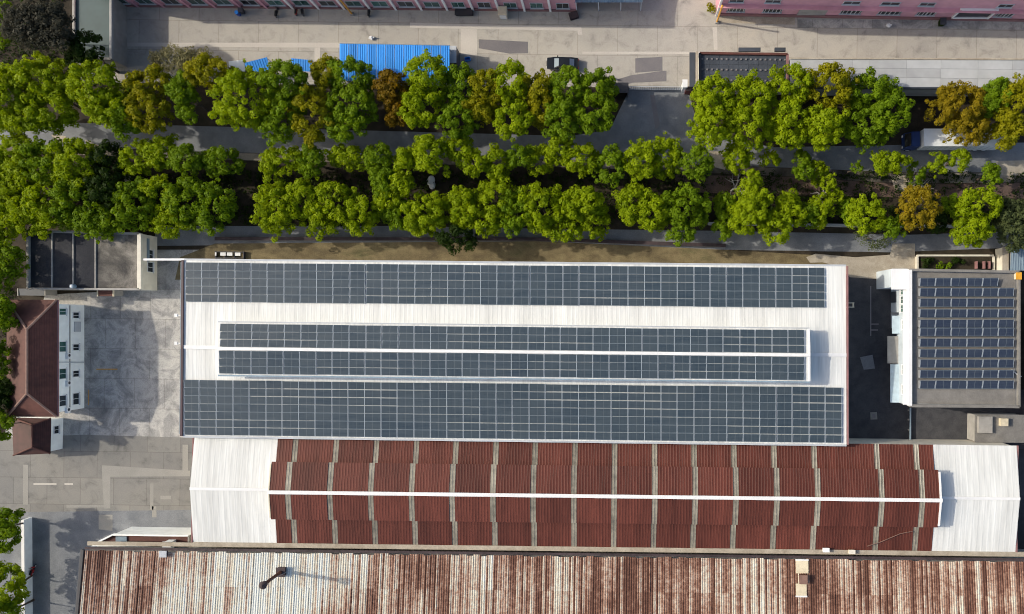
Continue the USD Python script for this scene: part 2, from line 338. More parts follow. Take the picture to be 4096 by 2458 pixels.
# solar module: aluminium rim, half-cut seam, cell grid, dust, each module its own tint
def solar_mat(name, w, h, cell, dust):
    nodes = {
        'tc': ('texture_coordinate', {}), 'sp': ('separate_xyz', {}), 'g': ('geometry', {}), 'oi': ('object_info', {}),
        'ax': ('math', {'math_type': 'absolute'}), 'ay': ('math', {'math_type': 'absolute'}),
        'fx': ('math', {'math_type': 'greater_than', 'value2': w / 2 - .045}), 'fy': ('math', {'math_type': 'greater_than', 'value2': h / 2 - .035}),
        'sm': ('math', {'math_type': 'less_than', 'value2': .02}),
        'gx': ('math', {'math_type': 'pingpong', 'value2': .0925}), 'gy': ('math', {'math_type': 'pingpong', 'value2': .0925}),
        'lx': ('math', {'math_type': 'less_than', 'value2': .006}), 'ly': ('math', {'math_type': 'less_than', 'value2': .006}),
        'lm': ('math', {'math_type': 'maximum'}),
        'n': ('noise_texture', {'scale': .09, 'detail': 3.0}), 'n2': ('noise_texture', {'scale': 1.0, 'detail': 5.0, 'roughness': .65}), 'mp': ('mapping', {'scale': (.35, 2.2, 1.0)}),
        'na': ('math', {'math_type': 'multiply_add', 'value2': .55}), 'nb': ('math', {'math_type': 'multiply_add', 'value2': .36, 'value3': -.12}), 'nc': ('math', {'math_type': 'multiply_add', 'value2': .75, 'value3': -.22}),
        'r': ('rgb_ramp', {'ramp': [(.2, cell), (.8, dust)]}),
        'm1': ('mix_color', {'blend_type': 'mix', 'b': tuple(1.25 * x + .02 for x in dust)}),
        'm2': ('mix_color', {'blend_type': 'mix', 'b': (.14, .165, .18)}),
        'm3': ('mix_color', {'blend_type': 'mix', 'b': (.16, .20, .235)}), 'm4': ('mix_color', {'blend_type': 'mix', 'b': (.37, .42, .47)}),
        'rr': ('map_range', {'from_min': 0, 'from_max': 1, 'to_min': .22, 'to_max': .42}),
        'p': ('principled_bsdf', {'specular_ior_level': .45})}
    links = [('tc.object', 'sp.vector'), ('sp.x', 'ax.value1'), ('sp.y', 'ay.value1'), ('ax.value', 'fx.value1'), ('ay.value', 'fy.value1'),
             ('ax.value', 'sm.value1'),
             ('sp.x', 'gx.value1'), ('sp.y', 'gy.value1'), ('gx.value', 'lx.value1'), ('gy.value', 'ly.value1'), ('lx.value', 'lm.value1'), ('ly.value', 'lm.value2'),
             ('g.position', 'n.vector'), ('g.position', 'mp.vector'), ('mp.vector', 'n2.vector'), ('oi.random', 'nb.value1'), ('n.fac', 'na.value1'), ('nb.value', 'na.value3'), ('n2.fac', 'nc.value1'), ('na.value', 'nc.value3'),
             ('nc.value', 'r.fac'), ('r.color', 'm1.a'), ('lm.value', 'm1.fac'), ('m1.result', 'm2.a'), ('sm.value', 'm2.fac'), ('m2.result', 'm3.a'), ('fy.value', 'm3.fac'), ('m3.result', 'm4.a'), ('fx.value', 'm4.fac'),
             ('n2.fac', 'rr.value'), ('rr.result', 'p.roughness'), ('m4.result', 'p.base_color')]
    return usdkit.material(stage, LK + name, nodes, links, surface='p.BSDF')
PW, PH = 2.24, 1.085
M['solar'] = solar_mat('solar', PW, PH, (.014, .029, .047), (.042, .059, .074))
M['solar_navy'] = solar_mat('solar_navy', 2.1, 1.16, (.014, .022, .045), (.026, .036, .058))

# rusted corrugated iron: every corrugation its own tone, broken along its length
def rust_mat():
    nodes = {
        'g': ('geometry', {}), 'oi': ('object_info', {}), 'a6': ('math', {'math_type': 'multiply_add', 'value2': .22}), 'mp': ('mapping', {'rotation': (0, 0, -ROT)}), 'sp': ('separate_xyz', {}),
        'fx': ('math', {'math_type': 'divide', 'value2': .3333}), 'fl': ('math', {'math_type': 'floor'}),
        'wn': ('white_noise_texture', {'dimensions': '1D'}),
        'k': ('math', {'math_type': 'multiply', 'value2': 7.31}), 'yy': ('math', {'math_type': 'multiply', 'value2': 1.15}),
        'cv': ('combine_xyz', {}), 'n1': ('noise_texture', {'scale': 1.0, 'detail': 4.0, 'roughness': .7}),
        'n0': ('noise_texture', {'scale': .085, 'detail': 2.0}),
        'n3': ('noise_texture', {'scale': 3.6, 'detail': 3.0, 'roughness': .7}),
        # paint left on the sheets round one place, bare rust away from it
        'ctr': ('math', {'math_type': 'add', 'value2': 47.0}), 'ctd': ('math', {'math_type': 'divide', 'value2': 13.0}), 'sq': ('math', {'math_type': 'multiply'}),
        'ng': ('math', {'math_type': 'multiply', 'value2': -1.0}), 'ex': ('math', {'math_type': 'exponent'}),
        'a1': ('math', {'math_type': 'multiply_add', 'value2': .6}), 'a2': ('math', {'math_type': 'multiply_add', 'value2': .85}),
        'a3': ('math', {'math_type': 'multiply_add', 'value2': .95}), 'a4': ('math', {'math_type': 'multiply_add', 'value2': -.46, 'value3': -.91}), 'a5': ('math', {'math_type': 'multiply_add', 'value2': .5}),
        'r': ('rgb_ramp', {'ramp': [(0, (.62, .64, .60)), (.22, (.60, .575, .48)), (.36, (.50, .44, .35)), (.48, (.43, .315, .245)), (.62, (.29, .17, .12)), (.8, (.155, .075, .052)), (1, (.09, .042, .029))]}),
        'p': ('principled_bsdf', {'roughness': .75, 'specular_ior_level': .2})}
    links = [('g.position', 'mp.vector'), ('mp.vector', 'sp.vector'), ('sp.x', 'fx.value1'), ('fx.value', 'fl.value1'), ('fl.value', 'wn.w'),
             ('fl.value', 'k.value1'), ('sp.y', 'yy.value1'), ('k.value', 'cv.x'), ('yy.value', 'cv.y'), ('cv.vector', 'n1.vector'), ('mp.vector', 'n0.vector'), ('mp.vector', 'n3.vector'),
             ('sp.x', 'ctr.value1'), ('ctr.value', 'ctd.value1'), ('ctd.value', 'sq.value1'), ('ctd.value', 'sq.value2'), ('sq.value', 'ng.value1'), ('ng.value', 'ex.value1'),
             ('ex.value', 'a4.value1'), ('n3.fac', 'a5.value1'), ('a4.value', 'a5.value3'), ('n0.fac', 'a3.value1'), ('a5.value', 'a3.value3'), ('n1.fac', 'a2.value1'), ('a3.value', 'a2.value3'), ('wn.value', 'a1.value1'), ('a2.value', 'a1.value3'),
             ('a1.value', 'a6.value3'), ('oi.random', 'a6.value1'), ('a6.value', 'r.fac'), ('r.color', 'p.base_color')]
    return usdkit.material(stage, LK + 'rusty_iron', nodes, links, surface='p.BSDF')
M['rust'] = rust_mat()

# ---------------------------------------------------------------- ground
def gsheet(name, pts, z, mat, kind='structure'):
    return MB().sheet([P2(x, y, z) for x, y in pts], z).build(name, M[mat], kind=kind)

MB().quad((-450, -450, 0), (450, -450, 0), (450, 450, 0), (-450, 450, 0)).build('ground', M['soil'], kind='structure')
gsheet('concrete_yard', [(300, -400), (4700, -400), (4700, 330), (2745, 352), (2520, 350), (2440, 350), (300, 330)], .004, 'concrete')
gsheet('road', [(-500, 470), (600, 500), (2280, 545), (2440, 520), (2505, 385), (2520, 352), (2725, 352), (2760, 385), (2800, 540), (3100, 590), (4700, 560), (4700, 690), (3600, 690), (3150, 672), (2300, 640), (900, 610), (-500, 560)], .004, 'asphalt')
gsheet('pavement', [(-500, 562), (900, 612), (2300, 642), (3150, 674), (3600, 692), (4700, 692), (4700, 725), (3600, 735), (3150, 706), (2300, 670), (900, 640), (-500, 590)], .006, 'pavement')
gsheet('mulch_bed', [(2700, 700), (3150, 708), (3600, 737), (4700, 728), (4700, 800), (3600, 790), (2700, 770)], .008, 'mulch')
gsheet('lane', [(620, 905), (1600, 905), (2140, 915), (2900, 925), (3640, 940), (4096, 925), (4096, 990), (3560, 1010), (2900, 1000), (2140, 965), (620, 985)], .004, 'asphalt')
gsheet('dirt_strip', [(860, 975), (2140, 966), (2900, 1000), (3400, 1030), (3480, 1130), (3330, 1150), (700, 1120), (720, 1030)], .008, 'dry_grass')
gsheet('sandy_path', [(3225, 1030), (3262, 1016), (3330, 1022), (3420, 1030), (3560, 1020), (3570, 975), (3660, 975), (3660, 1095), (3560, 1120), (3400, 1110), (3350, 1066), (3290, 1050), (3240, 1052)], .014, 'sand')
gsheet('west_yard', [(560, 1000), (870, 1000), (870, 1800), (0, 1800), (180, 1180), (560, 1160)], .004, 'worn_concrete')
gsheet('south_road', [(-500, 1770), (330, 1740), (900, 1755), (900, 2040), (620, 2050), (-500, 2060)], .008, 'grey_concrete')
gsheet('south_lane', [(-100, 2052), (800, 2040), (800, 2200), (420, 2200), (420, 3000), (-100, 3000)], .012, 'asphalt')
gsheet('east_lane', [(3300, 1100), (3400, 1098), (3550, 1130), (3700, 1130), (3700, 1800), (4400, 1800), (4400, 2300), (3900, 2300), (3900, 1800), (3300, 1800)], .012, 'dark_asphalt')
gsheet('east_yard', [(3640, 1560), (4400, 1560), (4400, 1798), (3702, 1798)], .008, 'dark_asphalt')
for nm, mt, z, pts in [
    ('concrete_band', 'pale_concrete', .016, [(1640, 92), (2325, 108), (2330, 140), (2312, 140), (2310, 124), (1640, 112)]),
    ('concrete_band', 'pale_concrete', .012, [(1843, 116), (1908, 118), (1908, 222), (1843, 220)]),
    ('concrete_band', 'pale_concrete', .012, [(480, 172), (1420, 172), (1420, 192), (480, 186)]),
    ('concrete_band', 'pale_concrete', .016, [(1258, 192), (1280, 192), (1280, 260), (1258, 260)]),
    ('concrete_band', 'pale_concrete', .012, [(2850, 110), (2868, 110), (2870, 200), (2856, 200)]),
    ('concrete_band', 'pale_concrete', .012, [(2330, 208), (2900, 208), (2900, 218), (2330, 216)]),
    ('asphalt_patch', 'patch_asphalt', .012, [(1915, 158), (2112, 168), (2112, 214), (2040, 216), (1915, 194)]),
    ('asphalt_patch', 'patch_asphalt', .012, [(2541, 234), (2650, 228), (2650, 284), (2541, 292)]),
    ('asphalt_patch', 'patch_asphalt', .014, [(2470, 318), (2525, 302), (2650, 284), (2666, 284), (2666, 326), (2530, 332), (2470, 352)]),
    ('slab_band', 'band_concrete', .016, [(408, 1862), (760, 1884), (760, 1906), (442, 1908), (442, 2035), (416, 2035), (408, 1900)]),
    ('slab_band', 'band_concrete', .016, [(92, 1860), (112, 1860), (112, 2020), (92, 2020)]),
    ('slab_band', 'band_concrete', .016, [(730, 1780), (752, 1780), (752, 1883), (730, 1882)]),
    ('slab_band', 'band_concrete', .016, [(600, 1935), (614, 1935), (614, 2040), (600, 2040)]),
    ('slab_band', 'band_concrete', .016, [(608, 2026), (626, 2026), (626, 2070), (608, 2070)]),
    ('slab_band', 'band_concrete', .016, [(266, 2020), (416, 2020), (416, 2030), (266, 2032)]),
    ('slab_patch', 'band_concrete', .016, [(395, 2060), (450, 2060), (450, 2125), (395, 2118)]),
    ('white_marking', 'pale_concrete', .016, [(134, 1934), (226, 1934), (226, 1940), (134, 1940)]),
    ('white_marking', 'pale_concrete', .016, [(258, 1934), (292, 1934), (292, 1940), (258, 1940)]),
    ('white_marking', 'band_concrete', .016, [(642, 1984), (684, 1984), (684, 1998), (642, 1998)]),
    ('yellow_marking', 'orange_paint', .012, [(385, 1476), (470, 1476), (470, 1480), (385, 1480)]),
    ('yellow_marking', 'orange_paint', .012, [(352, 1560), (355, 1560), (355, 1622), (352, 1622)]),
    ('lane_marking', 'patch_asphalt', .016, [(3480, 1145), (3485, 1145), (3485, 1345), (3480, 1345)]),
    ('lane_marking', 'patch_asphalt', .016, [(3485, 1295), (3515, 1295), (3515, 1300), (3485, 1300)]),
    ('lane_marking', 'patch_asphalt', .018, [(3485, 1318), (3512, 1318), (3512, 1324), (3485, 1324)]),
    ('lane_patch', 'asphalt', .016, [(3440, 1430), (3490, 1420), (3500, 1475), (3455, 1480)]),
    ('drive_patch', 'patch_asphalt', .008, [(2600, 380), (2618, 380), (2640, 500), (2622, 520)]),
    ('sand_patch', 'sand', .012, [(205, 540), (262, 545), (275, 568), (225, 572)]),
    ('sand_patch', 'sand', .012, [(340, 560), (440, 600), (450, 625), (360, 612)]),
    ('sand_patch', 'sand', .012, [(2835, 605), (2930, 608), (2900, 680), (2860, 670)]),
    ('sand_patch', 'sand', .012, [(3985, 645), (4200, 640), (4200, 706), (3900, 700), (3990, 680)]),
    ('sand_patch', 'sand', .012, [(3560, 700), (3680, 705), (3660, 770), (3580, 760)]),
]:
    gsheet(nm, pts, z, mt)

# ---------------------------------------------------------------- building helpers
def window(parent, c, w, h, face, glass='glass', frame='white_metal', depth=.08, sill=True):
    """Window in a wall that looks along the unit vector face; frame with a pane and its bars."""
    c, face = np.asarray(c, float), np.asarray(face, float)
    side = np.cross([0, 0, 1], face)
    m = MB()
    t = .07
    for sgn in (-1, 1):
        m.bar(c + side * sgn * (w / 2 - t / 2) - [0, 0, h / 2] + face * depth / 2, c + side * sgn * (w / 2 - t / 2) + [0, 0, h / 2] + face * depth / 2, t, depth, up=face)
        m.bar(c - side * (w / 2 - t) + [0, 0, sgn * (h / 2 - t / 2)] + face * depth / 2, c + side * (w / 2 - t) + [0, 0, sgn * (h / 2 - t / 2)] + face * depth / 2, depth, t)
    m.bar(c - [0, 0, h / 2 - t] + face * depth / 2, c + [0, 0, h / 2 - t] + face * depth / 2, .05, depth * .9, up=face)
    f = m.build('window', M[frame], parent)
    g = MB()
    g.bar(c - side * (w / 2 - t * .9) + face * .02, c + side * (w / 2 - t * .9) + face * .02, .03, h - 1.8 * t)
    g.build('pane', M[glass], f)
    if sill:
        MB().bar(c - side * (w / 2 + .1) - [0, 0, h / 2 + .05] + face * .09, c + side * (w / 2 + .1) - [0, 0, h / 2 + .05] + face * .09, .22, .08).build('sill', M[frame], f)
    return f

def ac_unit(parent, c, face):
    c, face = np.asarray(c, float), np.asarray(face, float)
    side = np.cross([0, 0, 1], face)
    m = MB().bar(c - side * .42 + face * .2, c + side * .42 + face * .2, .36, .6)
    a = m.build('air_conditioner', M['white_metal'], parent)
    MB().tube(c + face * .38 + side * .1, c + face * .4 + side * .1, .22, n=14).build('fan_grille', M['dark_metal'], a)

def module_mesh(w, h, t=.036, rim=.03):
    def ring(a, b, z): return [[-a, -b, z], [a, -b, z], [a, b, z], [-a, b, z]]
    v = ring(w / 2, h / 2, 0) + ring(w / 2, h / 2, t) + ring(w / 2 - rim, h / 2 - rim, t) + ring(w / 2 - rim, h / 2 - rim, t - .006)
    f = []
    for i in range(4):
        j = (i + 1) % 4
        for k in (0, 4, 8):
            f.append([k + i, k + j, k + 4 + j, k + 4 + i])
    f.append([12, 13, 14, 15]); f.append([3, 2, 1, 0])
    return np.array(v), np.array(f)

def frame_on(c, off):
    """Origin and axes of a sloped rectangle c = TL, TR, BR, BL, lifted by off."""
    c = [np.asarray(x, float) for x in c]
    n = np.cross(c[1] - c[0], c[0] - c[3]); n /= np.linalg.norm(n)
    if n[2] < 0: n = -n
    return n

def solar_array(name, label, c, cols, rows, group=None, lift=.14):
    """Modules over the sloped rectangle c (TL, TR, BR, BL on the roof)."""
    n = frame_on(c, lift)
    base = bil(c, 0, 1)
    t = thing(name, label, 'solar array', base, group=group)
    v, f = module_mesh(PW, PH)
    W = np.linalg.norm(np.asarray(c[1]) - c[0]); Hh = np.linalg.norm(np.asarray(c[3]) - c[0])
    px, py = W / cols, Hh / rows
    # one module a little smaller than its pitch: the gap shows the rails and the roof
    ex = (np.asarray(c[1], float) - c[0]); ex /= np.linalg.norm(ex)
    ey = np.cross(n, ex)
    rails = MB()
    for j in range(rows):
        for k in (.28, .72):
            a, b = bil(c, 0, (j + k) / rows) + n * lift * .55, bil(c, 1, (j + k) / rows) + n * lift * .55
            rails.bar(a - base, b - base, .05, .07, up=n)
    rails.build('rail', M['grey_metal'], t)
    gapx = np.where(rng.random(cols) < .42, rng.uniform(.10, .22, cols), rng.uniform(.005, .03, cols))
    gapx[1:][gapx[:-1] > .05] = np.minimum(gapx[1:][gapx[:-1] > .05], rng.choice([.02, .1]))
    gapy = rng.uniform(.02, .07, (rows, 1)) * np.where(np.sin(np.arange(cols)[None] * rng.uniform(.35, .6) + rng.uniform(0, 6, (rows, 1))) > -.1, 1.6, .4)
    for j in range(rows):
        for i in range(cols):
            o = bil(c, (i + .5) / cols, (j + .5) / rows) + n * lift - base
            X = np.eye(4); X[:3, 0] = ex * (px - gapx[i]) / PW; X[:3, 1] = ey * (py - gapy[j, i]) / PH; X[:3, 2] = n; X[:3, 3] = o + n * rng.normal(0, .004)
            MB().add(v, f).build('solar_panel', M['solar'], t, xf=X)
    return t

# ---------------------------------------------------------------- long solar warehouse
ZE, ZR = 7.0, 8.1
TL, TR, BR, BL = P(737, 1042, ZE), P(3384, 1066, ZE), P(3386, 1779, ZE), P(732, 1744, ZE)
RL, RR = P(735, 1389, ZR), P(3385, 1421, ZR)
wh = thing('solar_warehouse', 'long white warehouse whose roof and raised ridge carry rows of solar panels', 'warehouse', P(735, 1744, 0))
WB = np.array([*P2(735, 1744, 0), 0.])
def rel(o):
    return lambda *a: [np.asarray(x, float) - o for x in a]
r_ = rel(WB)
inn = lambda p, q, t=.006: lerp(p, q, t)
MB().solid([x[:2] - WB[:2] for x in (inn(BL, TR), inn(BR, TL), inn(RR, RL, .004), inn(TR, BL), inn(TL, BR), inn(RL, RR, .004))], 0, [ZE - .12, ZE - .12, ZR - .12, ZE - .12, ZE - .12, ZR - .12]).build('wall', M['wall_white'], wh)
MB().ribbed(*r_(RL, RR, TR, TL), 150, .008).build('roof_slope', M['white_roof'], wh)
MB().ribbed(*r_(RL, RR, BR, BL), 150, .008).build('roof_slope', M['white_roof'], wh)
a, b = r_(RL, RR)
MB().bar(a + [0, 0, .07], b + [0, 0, .07], .5, .06).build('ridge_cap', M['white_metal'], wh)
# edges: gutters, verges
a, b = r_(TL, TR)
MB().bar(a + EY * .12 - [0, 0, .06], b + EY * .12 - [0, 0, .06], .24, .2).build('gutter', M['grey_metal'], wh)
a, b = r_(BL, BR)
MB().bar(a - EY * .12 - [0, 0, .06], b - EY * .12 - [0, 0, .06], .26, .2).build('gutter', M['grey_metal'], wh)
for (e0, er, e1, sg, mt) in ((TL, RL, BL, -1, 'maroon'), (TR, RR, BR, 1, 'plinth')):
    m = MB()
    for p, q in ((e0, er), (er, e1)):
        a, b = r_(p, q)
        m.bar(a + EX * sg * .16 + [0, 0, .06], b + EX * sg * .16 + [0, 0, .06], .3 if sg < 0 else .2, .26)
    m.build('verge_trim', M[mt], wh)
for (p, q, e) in ((TL, RL, .42),):
    m = MB()
    a, b = r_(lerp(TL, RL, .02), lerp(TL, RL, .98)); m.bar(a - EX * e - [0, 0, .1], b - EX * e - [0, 0, .1], .2, .14)
    a, b = r_(lerp(BL, RL, .02), lerp(BL, RL, .98)); m.bar(a - EX * e - [0, 0, .1], b - EX * e - [0, 0, .1], .2, .14)
    m.build('side_gutter', M['canopy_blue'], wh)
# lamp arms on the left edge
for sy in (1262, 1374):
    p = P(722, sy, 7.6) - WB
    MB().bar(p - EX * .5, p + EX * 1.2, .12, .12).box(p - EX * .6, (.4, .45, .25)).build('edge_lamp', M['white_metal'], wh)
p = P(3400, 1221, 6.6) - WB
MB().box(p + [0, .3, 0], (1.1, .12, .4)).box(p - [0, .3, 0], (1.1, .12, .4)).box(p + EX * .45, (.12, .5, .4)).build('bracket', M['cream_sheet'], wh)
# raised ridge monitor
ZM, ZMR = 9.55, 9.95
mTL, mTR, mBR, mBL = P(872, 1290, ZM), P(3238, 1316, ZM), P(3240, 1526, ZM), P(872, 1500, ZM)
mRL, mRR = P(872, 1395, ZMR), P(3240, 1421, ZMR)
MB().solid([x[:2] - WB[:2] for x in (inn(mBL, mTR, .004), inn(mBR, mTL, .004), inn(mRR, mRL, .003), inn(mTR, mBL, .004), inn(mTL, mBR, .004), inn(mRL, mRR, .003))], 7.2, [ZM - .1] * 2 + [ZMR - .1] + [ZM - .1] * 2 + [ZMR - .1]).build('monitor_wall', M['white_metal'], wh)
MB().ribbed(*r_(mRL, mRR, mTR, mTL), 134, .008).build('monitor_roof', M['white_roof'], wh)
MB().ribbed(*r_(mRL, mRR, mBR, mBL), 134, .008).build('monitor_roof', M['white_roof'], wh)
a, b = r_(mRL, mRR)
MB().bar(a + [0, 0, .16], b + [0, 0, .16], .42, .08).build('monitor_ridge_cap', M['white_metal'], wh)
a, b = r_(mBL, mBR)
MB().bar(a - EY * .1 - [0, 0, .05], b - EY * .1 - [0, 0, .05], .2, .16).build('monitor_gutter', M['canopy_blue'], wh)
a, b = r_(mTL, mTR)
MB().bar(a + EY * .08 - [0, 0, .05], b + EY * .08 - [0, 0, .05], .16, .14).build('monitor_gutter', M['grey_metal'], wh)
m = MB(); a, b, c_ = r_(mTR, mRR, mBR)
m.bar(a - EX * .1 + [0, 0, .05], b - EX * .1 + [0, 0, .05], .24, .16).bar(b - EX * .1 + [0, 0, .05], c_ - EX * .1 + [0, 0, .05], .24, .16)
m.build('monitor_verge', M['white_metal'], wh)

def on_plane(p, q, s, sx, sy):
    """Point of the plane p, q, s seen at photo pixel (sx, sy)."""
    n = np.cross(q - p, s - p)
    d = P(sx, sy, 0) - np.array([0, 0, H])
    t = n.dot(p - np.array([0, 0, H])) / n.dot(d)
    return np.array([0, 0, H]) + d * t
up_ = lambda x, y: on_plane(TL, TR, RL, x, y)
lo_ = lambda x, y: on_plane(BL, BR, RL, x, y)
mu_ = lambda x, y: on_plane(mTL, mTR, mRL, x, y)
ml_ = lambda x, y: on_plane(mBL, mBR, mRL, x, y)
G = 'solar arrays on the long warehouse'
solar_array('solar_array', 'five-row solar array along the top edge of the long white warehouse', [up_(744, 1051), up_(3298, 1073), up_(3298, 1233), up_(744, 1209)], 39, 5, G)
solar_array('solar_array', 'three-row solar array on the upper side of the raised warehouse ridge', [mu_(880, 1296), mu_(3216, 1321), mu_(3216, 1414), mu_(880, 1389)], 36, 3, G)
solar_array('solar_array', 'three-row solar array on the lower side of the raised warehouse ridge', [ml_(876, 1402), ml_(3216, 1427), ml_(3216, 1521), ml_(876, 1495)], 36, 3, G)
solar_array('solar_array', 'seven-row solar array, deepest of the four, along the bottom edge of the long warehouse', [lo_(736, 1519), lo_(3366, 1549), lo_(3367, 1772), lo_(736, 1739)], 40, 7, G)

# ---------------------------------------------------------------- red-brown warehouse
rw = thing('red_warehouse', 'long warehouse with a red-brown ribbed roof, pale skylight strips and white ends', 'warehouse', P(774, 2180, 0))
RB = np.array([*P2(774, 2180, 0), 0.]); r_ = rel(RB)
ze, zi, zm, zr = 6.0, 6.6, 7.9, 8.5
axis = lambda y: y                    # photo rows at x = 2457, where the lens looks straight along the building's depth
tT, tU, tR_, tL, tB = (P(2457, y, z)[1] for y, z in ((1764, ze), (1872, zm), (1986, zr), (2088, zm), (2190, ze)))
def RP(sx, zx, t, z):
    """Point at depth t (world y on the camera's meridian) under photo column sx read at height zx."""
    X = (sx - NX) * KX * (H - zx)
    return np.array([X + (t - tR_) * EY[0] / EY[1], t + X * EX[1] / EX[0], z])
strips = [1182, 1345, 1505, 1665, 1823, 1983, 2140, 2299, 2457, 2616, 2774, 2933, 3093, 3253, 3503, 3661]
X0, X1, XW0, XW1 = 1110, 3729, 776, 4064
secs = [('outer', tT, ze, tU, zi), ('raised', tU, zm, tR_, zr), ('raised', tL, zm, tR_, zr), ('outer', tB, ze, tL, zi)]
def zw(t0, z0, t1, z1, v): return t0 + (t1 - t0) * v, z0 + (z1 - z0) * v
MB().solid([RP(x, ze, t, 0)[:2] - RB[:2] for x, t in ((XW0 + 6, tB + .15), (XW1 - 6, tB + .15), (XW1 - 6, tR_), (XW1 - 6, tT - .15), (XW0 + 6, tT - .15), (XW0 + 6, tR_))], 0, [ze - .1, ze - .1, zi + .3, ze - .1, ze - .1, zi + .3]).build('wall', M['wall_cream'], rw)
MB().solid([RP(x, ze, t, 0)[:2] - RB[:2] for x, t in ((X0 + 6, tL + .1), (X1 - 6, tL + .1), (X1 - 6, tR_), (X1 - 6, tU - .1), (X0 + 6, tU - .1), (X0 + 6, tR_))], 6.3, [zm - .08, zm - .08, zr - .08, zm - .08, zm - .08, zr - .08]).build('monitor_wall', M['white_metal'], rw)
hw = 11
edges = [X0]
for s in strips: edges += [s - hw, s + hw]
edges.append(X1)
for kind, t0, z0, t1, z1 in secs:
    if kind == 'outer':                # the low slope runs on under the raised roof
        dt = .25 * np.sign(t1 - t0); t1b, z1b = t1 + dt, z1 + .03
    else:
        dt = -.25 * np.sign(t1 - t0); t0b = t0 + dt
    for i in range(len(edges) - 1):
        xa, xb = edges[i], edges[i + 1]
        ta, tb, za, zb = (t0, t1b, z0, z1b) if kind == 'outer' else (t0b, t1, z0 - .04, z1)
        lift = rng.normal(0, .012)
        c = r_(RP(xa, ze, ta, za + lift), RP(xb, ze, ta, za + lift), RP(xb, ze, tb, zb + lift), RP(xa, ze, tb, zb + lift))
        if i % 2 == 0:
            n = max(2, int((xb - xa) * .0355 / .38))
            MB().ribbed(*c, n, .022, .35).build('roof_sheet', M['red_roof'], rw)
        else:
            MB().ribbed(*[q - [0, 0, .02] for q in c], 2, .03, .35).build('skylight_strip', M['skylight'], rw)
for xa, xb, nm in ((XW0, X0, 'white_roof_end'), (X1, XW1, 'white_roof_end')):
    zmid = ze + (zi - ze) * abs(tR_ - tT) / abs(tU - tT) * .8
    for t0, s in ((tT, 1), (tB, 1)):
        c = r_(RP(xa, ze, t0, ze), RP(xb, ze, t0, ze), RP(xb, ze, tR_, zmid), RP(xa, ze, tR_, zmid))
        MB().ribbed(*c, int((xb - xa) * .0355 / .75), .008, .3).build('white_roof_end', M['white_roof'], rw)
    c = r_(RP(xa, ze, tR_, zmid + .06), RP(xb, ze, tR_, zmid + .06))
    MB().bar(c[0], c[1], .4, .05).build('ridge_cap', M['white_metal'], rw)
a, b = r_(RP(X0 - 8, ze, tR_, zr + .1), RP(X1 + 9, ze, tR_, zr + .1))
MB().bar(a, b, .5, .1).build('ridge_cap', M['white_metal'], rw)
m = MB()
for t0 in (tU, tL):
    a, b = r_(RP(X1, ze, t0, zm + .05), RP(X1, ze, tR_, zr + .05)); m.bar(a + EX * .1, b + EX * .1, .26, .16)
m.build('verge_trim', M['white_metal'], rw)
m = MB()
for t0 in (tU, tL):
    a, b = r_(RP(X0, ze, t0, zm + .02), RP(X0, ze, tR_, zr + .02)); m.bar(a - EX * .08, b - EX * .08, .14, .1)
m.build('verge_trim', M['cream_sheet'], rw)
a, b = r_(RP(XW0, ze, tB - .22, ze - .05), RP(XW1 + 40, ze, tB - .22, ze - .05))
MB().bar(a, b, .5, .25).build('gutter', M['sand'], rw)
a, b = r_(RP(XW0 - 5, ze, tT, ze - .05), RP(XW0 - 5, ze, tB, ze - .05))
MB().bar(a, b, .22, .3).build('verge_trim', M['plinth'], rw)
a, b = r_(RP(XW1 + 4, ze, tT, ze - .05), RP(XW1 + 4, ze, tB, ze - .05))
MB().bar(a, b, .22, .3).build('verge_trim', M['plinth'], rw)
# a loose cable on the lower slope, boxes on the gutter
cab = MB(); prev = None
for sx, sy in ((3468, 2186), (3520, 2170), (3560, 2153), (3600, 2136), (3650, 2126)):
    z = 6.25 + (2190 - sy) * .006
    q = P(sx, sy, z)
    if prev is not None: cab.tube(prev - WB * 0, q, .045, n=6)
    prev = q
tag(cab.build('roof_cable', M['ridge_tile']), 'thin pale cable lying slantwise across the red-brown roof near its right end', 'cable')
for sx, sy in ((3302, 2199), (3405, 2206)):
    q = P(sx, sy, 6.2)
    t = thing('gutter_box', 'small white box on the gutter between the roofs' + (', the bluish left one of two' if sx < 3350 else ', the cream right one of two'), 'box', q, ROT)
    MB().box((0, 0, .15), (.85, .5, .3)).build('body', M['white_metal' if sx < 3350 else 'cream_sheet'], t)
    MB().box((0, 0, .32), (.93, .56, .05)).build('lid', M['wall_white' if sx < 3350 else 'wall_cream'], t)

# ---------------------------------------------------------------- rusty warehouse
ru = thing('rusty_warehouse', 'large shed with a streaked rusty corrugated iron roof at the bottom', 'warehouse', P(340, 2300, 0))
UB = np.array([*P2(340, 2300, 0), 0.]); r_ = rel(UB)
z0 = 6.6
uTL, uTR = P(338, 2203, z0), P(338, 2203, z0) + EX * 146
def UP(s, d, z=0): return uTL + EX * s - EY * d + [0, 0, d * .11 + z]
MB().solid([(UP(s, d) - UB)[:2] for s, d in ((.15, 14), (145.8, 14), (145.8, .15), (.15, .15))], 0, [z0 + 1.4, z0 + 1.4, z0 - .1, z0 - .1]).build('wall', M['wall_grey'], ru)
for row, (d0, d1) in enumerate(((0, 4.7), (4.6, 9.4))):
    for i in range(146):
        s0, s1 = i * 1.0, i * 1.0 + 1.02
        j = rng.normal(0, .012, 2)
        dd = d0 + (rng.uniform(-.12, .12) if row == 0 else 0)
        lift = .02 * (1 - row) + .008 * (i % 2)
        c = [UP(s0, dd, lift + j[0]), UP(s1, dd, lift + j[1]), UP(s1, d1, lift + j[1] + .015), UP(s0, d1, lift + j[0] + .015)]
        MB().ribbed(*r_(*c), 3, .06, .55).build('roof_sheet', M['rust'], ru)
